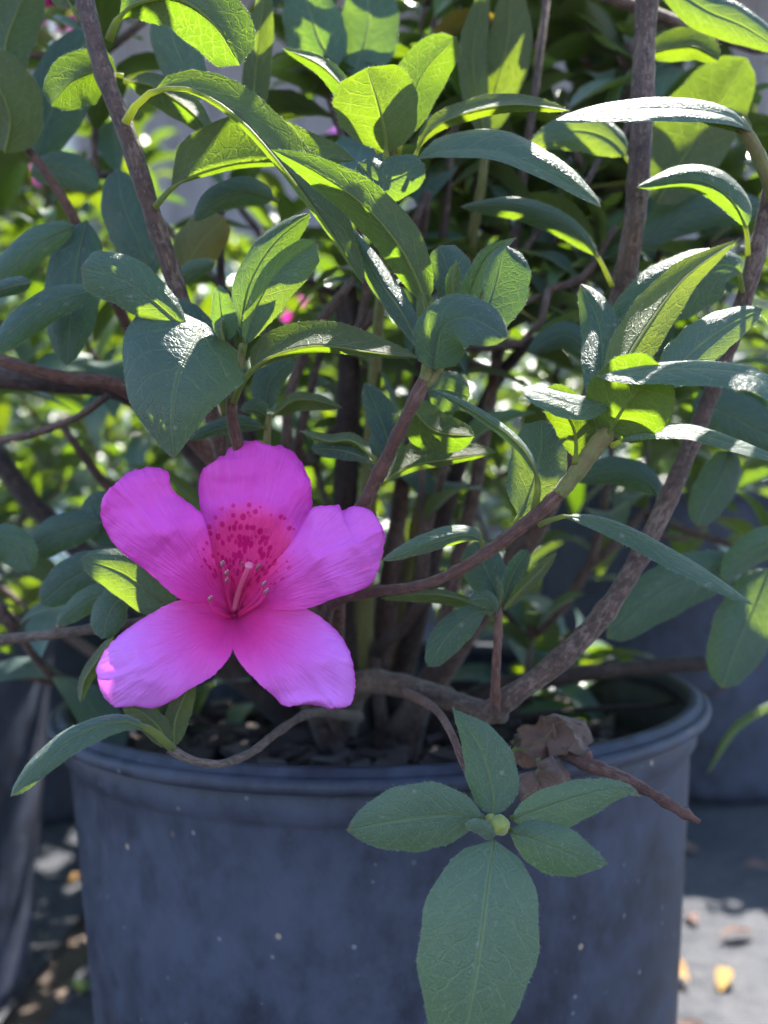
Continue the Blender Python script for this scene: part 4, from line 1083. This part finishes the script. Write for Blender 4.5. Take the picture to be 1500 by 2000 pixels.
# ------------------------------------------------------------------ litter and small things on the ground and in the pot
def litter(name, mid, wl, wr, dl, dr, mat, label, cat, group=None, **kw):
    e = empty(name, (0, 0, 0))
    o = front_leaf(name, mid, wl, wr, dl, dr, parent=e, mat=mat, hairs=0, **kw)
    loc = sum((v.co for v in o.data.vertices), Vector()) / len(o.data.vertices)
    for v in o.data.vertices: v.co -= loc
    o.parent = None; o.location = loc; bpy.data.objects.remove(e)
    o.name = name
    return tag(o, label, cat, group)
litter('dead_leaf', [(1000, 1470, 28.6), (1060, 1440, 28.4), (1110, 1425, 28.2), (1155, 1470, 28)], 34, 44, .5, -.5, 'dead_leaf', 'crumpled brown dead leaf caught on the pot rim beside the dry twig', 'dead leaf', wave=.45, crumple=.0036, n=30, m=9)
litter('dead_leaf', [(1050, 1475, 27.6), (1060, 1510, 27.2), (1040, 1545, 27), (1012, 1580, 26.9)], 50, 40, .2, .5, 'dead_leaf', 'torn brown dead leaf hanging over the rim behind the leaf whorl', 'dead leaf', wave=.5, crumple=.0036, n=30, m=9)
litter('dead_leaf', [(985, 1440, 29.4), (1030, 1455, 29.2), (1060, 1480, 29), (1080, 1500, 28.8)], 24, 34, .5, .6, 'dead_leaf', 'small curled brown dead leaf lying on the soil by the rim', 'dead leaf', wave=.5, crumple=.0036, n=30, m=9)
litter('dead_leaf', [(1225, 1468, 36), (1275, 1440, 36), (1320, 1425, 36.4), (1358, 1412, 37)], 16, 16, .6, -.3, 'dead_yellow', 'yellow-orange dead leaf lying against the inside of the rim', 'dead leaf', wave=.3)
tw = empty('dry_twig', P(1180, 1500, 27))
tag(tw, 'dry reddish-brown twig sticking out over the pot rim', 'twig')
branch([(1030, 1430, 30, 14), (1090, 1468, 28.6, 20), (1145, 1492, 27.6, 24), (1200, 1512, 26.8, 24), (1265, 1545, 26, 22), (1320, 1578, 25.4, 22), (1366, 1606, 25, 14)], 'bark_red', 'shaft', n=24, jit=.2, scars=9, parent=tw)
branch([(1145, 1492, 27.6, 22), (1150, 1478, 27.5, 16), (1148, 1466, 27.4, 8)], 'bark_red', 'side_spur', n=6, jit=.2, parent=tw)
branch([(1110, 1475, 28.2, 18), (1085, 1440, 28.2, 12), (1080, 1412, 28.2, 6)], 'bark_red', 'side_spur', n=6, jit=.2, parent=tw)
litter('grass_blade', [(1545, 1360, 46), (1490, 1385, 46), (1430, 1430, 46), (1382, 1512, 46)], 8, 8, .2, .2, 'leaf_young', 'thin yellow-green grass blade arching beside the pot', 'grass')

def ground_leaf(x, y, rz, s, mat, label, grp=None, z=.004):
    me = mesh('dead_leaf', [Vector((v.x * .95, v.y, v.z * .6 + 2.2 * v.x * v.x)) * s for v in TPL[0][0]], TPL[0][1], M[mat], TPL[0][2])
    o = put('dead_leaf', me, None); o.location = (x, y, z + s * .06); o.rotation_euler = (R.uniform(-.2, .2), R.uniform(-.3, .3), rz)
    return tag(o, label, 'dead leaf', grp)
def gp(px, py): 
    d = CAMZ * F / (py - 1000); return (px - 750) / F * d, d
gx, gy = gp(112, 1585); ground_leaf(gx - .01, gy, 1.3, .07, 'dead_yellow', 'bright yellow fallen leaf on the ground between two pots')
gx, gy = gp(120, 1545); ground_leaf(gx, gy, .6, .07, 'dead_leaf', 'reddish-brown fallen leaf beside the bright yellow one')
gx, gy = gp(1345, 1935); ground_leaf(gx, gy, .3, .05, 'dead_yellow', 'tan fallen leaf on sunny ground right of the pot')
for i in range(14):
    px, py = R.uniform(1250, 1560), R.uniform(1640, 2060)
    if R.random() < .3: px = R.uniform(-40, 170)
    gx, gy = gp(px, py)
    if math.hypot(gx - POT.x, gy - POT.y) < .15 or math.hypot(gx + .395, gy - .665) < .16 or math.hypot(gx - .405, gy - 1.27) < .2: continue
    ground_leaf(gx, gy, R.uniform(0, 6.28), R.uniform(.018, .045), R.choice(('dead_leaf', 'dead_leaf', 'dead_leaf', 'dead_yellow')), 'small dried leaf scattered on the weed mat', 'dried leaves on the ground', .003)
# little weed
wx, wy = gp(158, 1945)
weed = empty('weed', (wx, wy, 0)); tag(weed, 'tiny bright green weed sprouting by the pot', 'weed')
for i in range(9):
    a = i * 2.4; s = R.uniform(.010, .02)
    dr = Vector((math.cos(a), math.sin(a), R.uniform(.3, 1.4))).normalized(); nr = Vector((0, 0, 1)); nr = (nr - dr * nr.dot(dr)).normalized(); sx = dr.cross(nr)
    mt = Matrix(((sx.x * s, dr.x * s, nr.x * s, 0), (sx.y * s, dr.y * s, nr.y * s, 0), (sx.z * s, dr.z * s, nr.z * s, .002), (0, 0, 0, 1)))
    put('leaf', TPL_ME[3], weed, None, mt)

# ------------------------------------------------------------------ trees beyond the nursery
k = NT('tree_leaf'); nzz = k.n('ShaderNodeNewGeometry').outputs['Random Per Island']
cc = k.mix(nzz, (.040, .060, .030), (.085, .105, .050))
pr_ = k.principled(Base_Color=cc, Roughness=.6); trr = k.n('ShaderNodeBsdfTranslucent'); k.set(trr.inputs[0], k.mix(nzz, (.10, .16, .03), (.25, .28, .05)))
mx_ = k.n('ShaderNodeMixShader'); mx_.inputs[0].default_value = .35; k.t.links.new(pr_, mx_.inputs[1]); k.t.links.new(trr.outputs[0], mx_.inputs[2])
M['tree_leaf'] = k.finish(mx_.outputs[0])
def tree(x, y, h, cr_, seed, label):
    rr = random.Random(seed); root = empty('tree', (x, y, -.01)); tag(root, label, 'tree', 'trees beyond the nursery rows')
    pts = [Vector((rr.uniform(-.2, .2) * i, rr.uniform(-.2, .2) * i, h * .8 * i / 5)) for i in range(6)]
    V, Fc = tube_geo(pts, [.28 - .04 * i for i in range(6)], 10, .05)
    UU = tube_uv(pts, 10)
    tips = []
    for b in range(11):
        q = pts[2 + b % 4]; e = Vector((rr.uniform(-1, 1) * cr_ * .8, rr.uniform(-1, 1) * cr_ * .8, h * rr.uniform(.35, .95)))
        lp_ = [q, q.lerp(e, .5) + Vector((0, 0, .2)), e]; tips.append(e); tips.append(lp_[1])
        v2, f2 = tube_geo(lp_, [.09, .05, .02], 6); o0 = len(V); V += v2; Fc += [tuple(a + o0 for a in f_) for f_ in f2]; UU += tube_uv(lp_, 6)
    put('trunk', mesh('trunk', V, Fc, M['bark_dark'], UU), root)
    V, Fc = [], []
    for c in tips + [Vector((rr.uniform(-1, 1) * cr_, rr.uniform(-1, 1) * cr_, h * rr.uniform(.3, 1))) for _ in range(12)]:
        cs = rr.uniform(.5, 1.0)
        for _ in range(170):
            v = Vector((rr.gauss(0, 1), rr.gauss(0, 1), rr.gauss(0, .8))).normalized() * cs * rr.random() ** .5
            p = c + v; a = Vector((rr.uniform(-1, 1), rr.uniform(-1, 1), rr.uniform(-1, 1))).normalized() * rr.uniform(.08, .17); bb = a.orthogonal().normalized() * a.length * .5
            o0 = len(V); V += [p - a, p + bb, p + a, p - bb]; Fc.append((o0, o0 + 1, o0 + 2, o0 + 3))
    tag(put('crown', mesh('crown', V, Fc, M['tree_leaf'], smooth=False), root), kind='stuff')
for i, (x, y, h, c_, lb) in enumerate([(-4.6, 9.5, 6.2, 2.2, 'leftmost spreading tree beyond the nursery rows'), (-1.6, 12, 7.4, 2.4, 'tall tree just left of centre beyond the nursery rows'),
                                        (1.2, 10.5, 6.4, 2.2, 'tree straight behind the nursery rows'), (4.4, 11, 6.8, 2.4, 'broad tree right of centre beyond the nursery rows'), (8, 12, 7, 2.4, 'rightmost tree beyond the nursery rows')]):
    tree(x, y, h, c_, 50 + i, lb)

# ------------------------------------------------------------------ grey shed with white posts at the end of the rows
def board_mat():
    k = NT('weathered_boards'); ob = k.obj()
    n = k.noise(k.vmath('MULTIPLY', ob, (14, 14, 1.2)), 1.0, 4, .6)
    c = k.mix(k.ramp(n, .3, .7), (.17, .16, .175), (.29, .275, .29))
    c = k.mix(k.math('MULTIPLY', k.n('ShaderNodeObjectInfo').outputs['Random'], .4), c, (.15, .14, .16))
    return k.finish(k.principled(Base_Color=c, Roughness=.8, Normal=k.bump(n, .4, .01)))
M['board'] = board_mat(); M['white_paint'] = simple('white_paint', (.72, .71, .72), .5); M['roof_metal'] = simple('roof_metal', (.30, .31, .33), .5)
def box_me(name, sx, sy, sz, mat):
    b = .006
    V = [(x * sx / 2, y * sy / 2, z * sz) for z in (0, 1) for y in (-1, 1) for x in (-1, 1)]
    return mesh(name, V, [(0, 2, 3, 1), (4, 5, 7, 6), (0, 1, 5, 4), (2, 6, 7, 3), (0, 4, 6, 2), (1, 3, 7, 5)], mat, smooth=False)
shed = empty('shed', (0, 5.2, -.012)); tag(shed, 'weathered grey board shed with white posts behind the nursery rows', 'shed')
bm_ = box_me('board', .225, .03, 3.6, M['board'])
for i in range(38): put('board', bm_, shed, (-4.35 + i * .235, R.uniform(-.004, .004), 0))
put('back_wall', box_me('back_wall', 8.9, .04, 3.59, M['board']), shed, (0, .06, 0))
pm_ = box_me('post', .10, .10, 3.3, M['white_paint'])
for x in (-2.9, -1.5, -.1, 1.02, 2.3, 3.5): put('post', pm_, shed, (x, -.9, 0))
put('roof', box_me('roof', 9.2, 2.6, .06, M['roof_metal']), shed, (0, .25, 3.61))
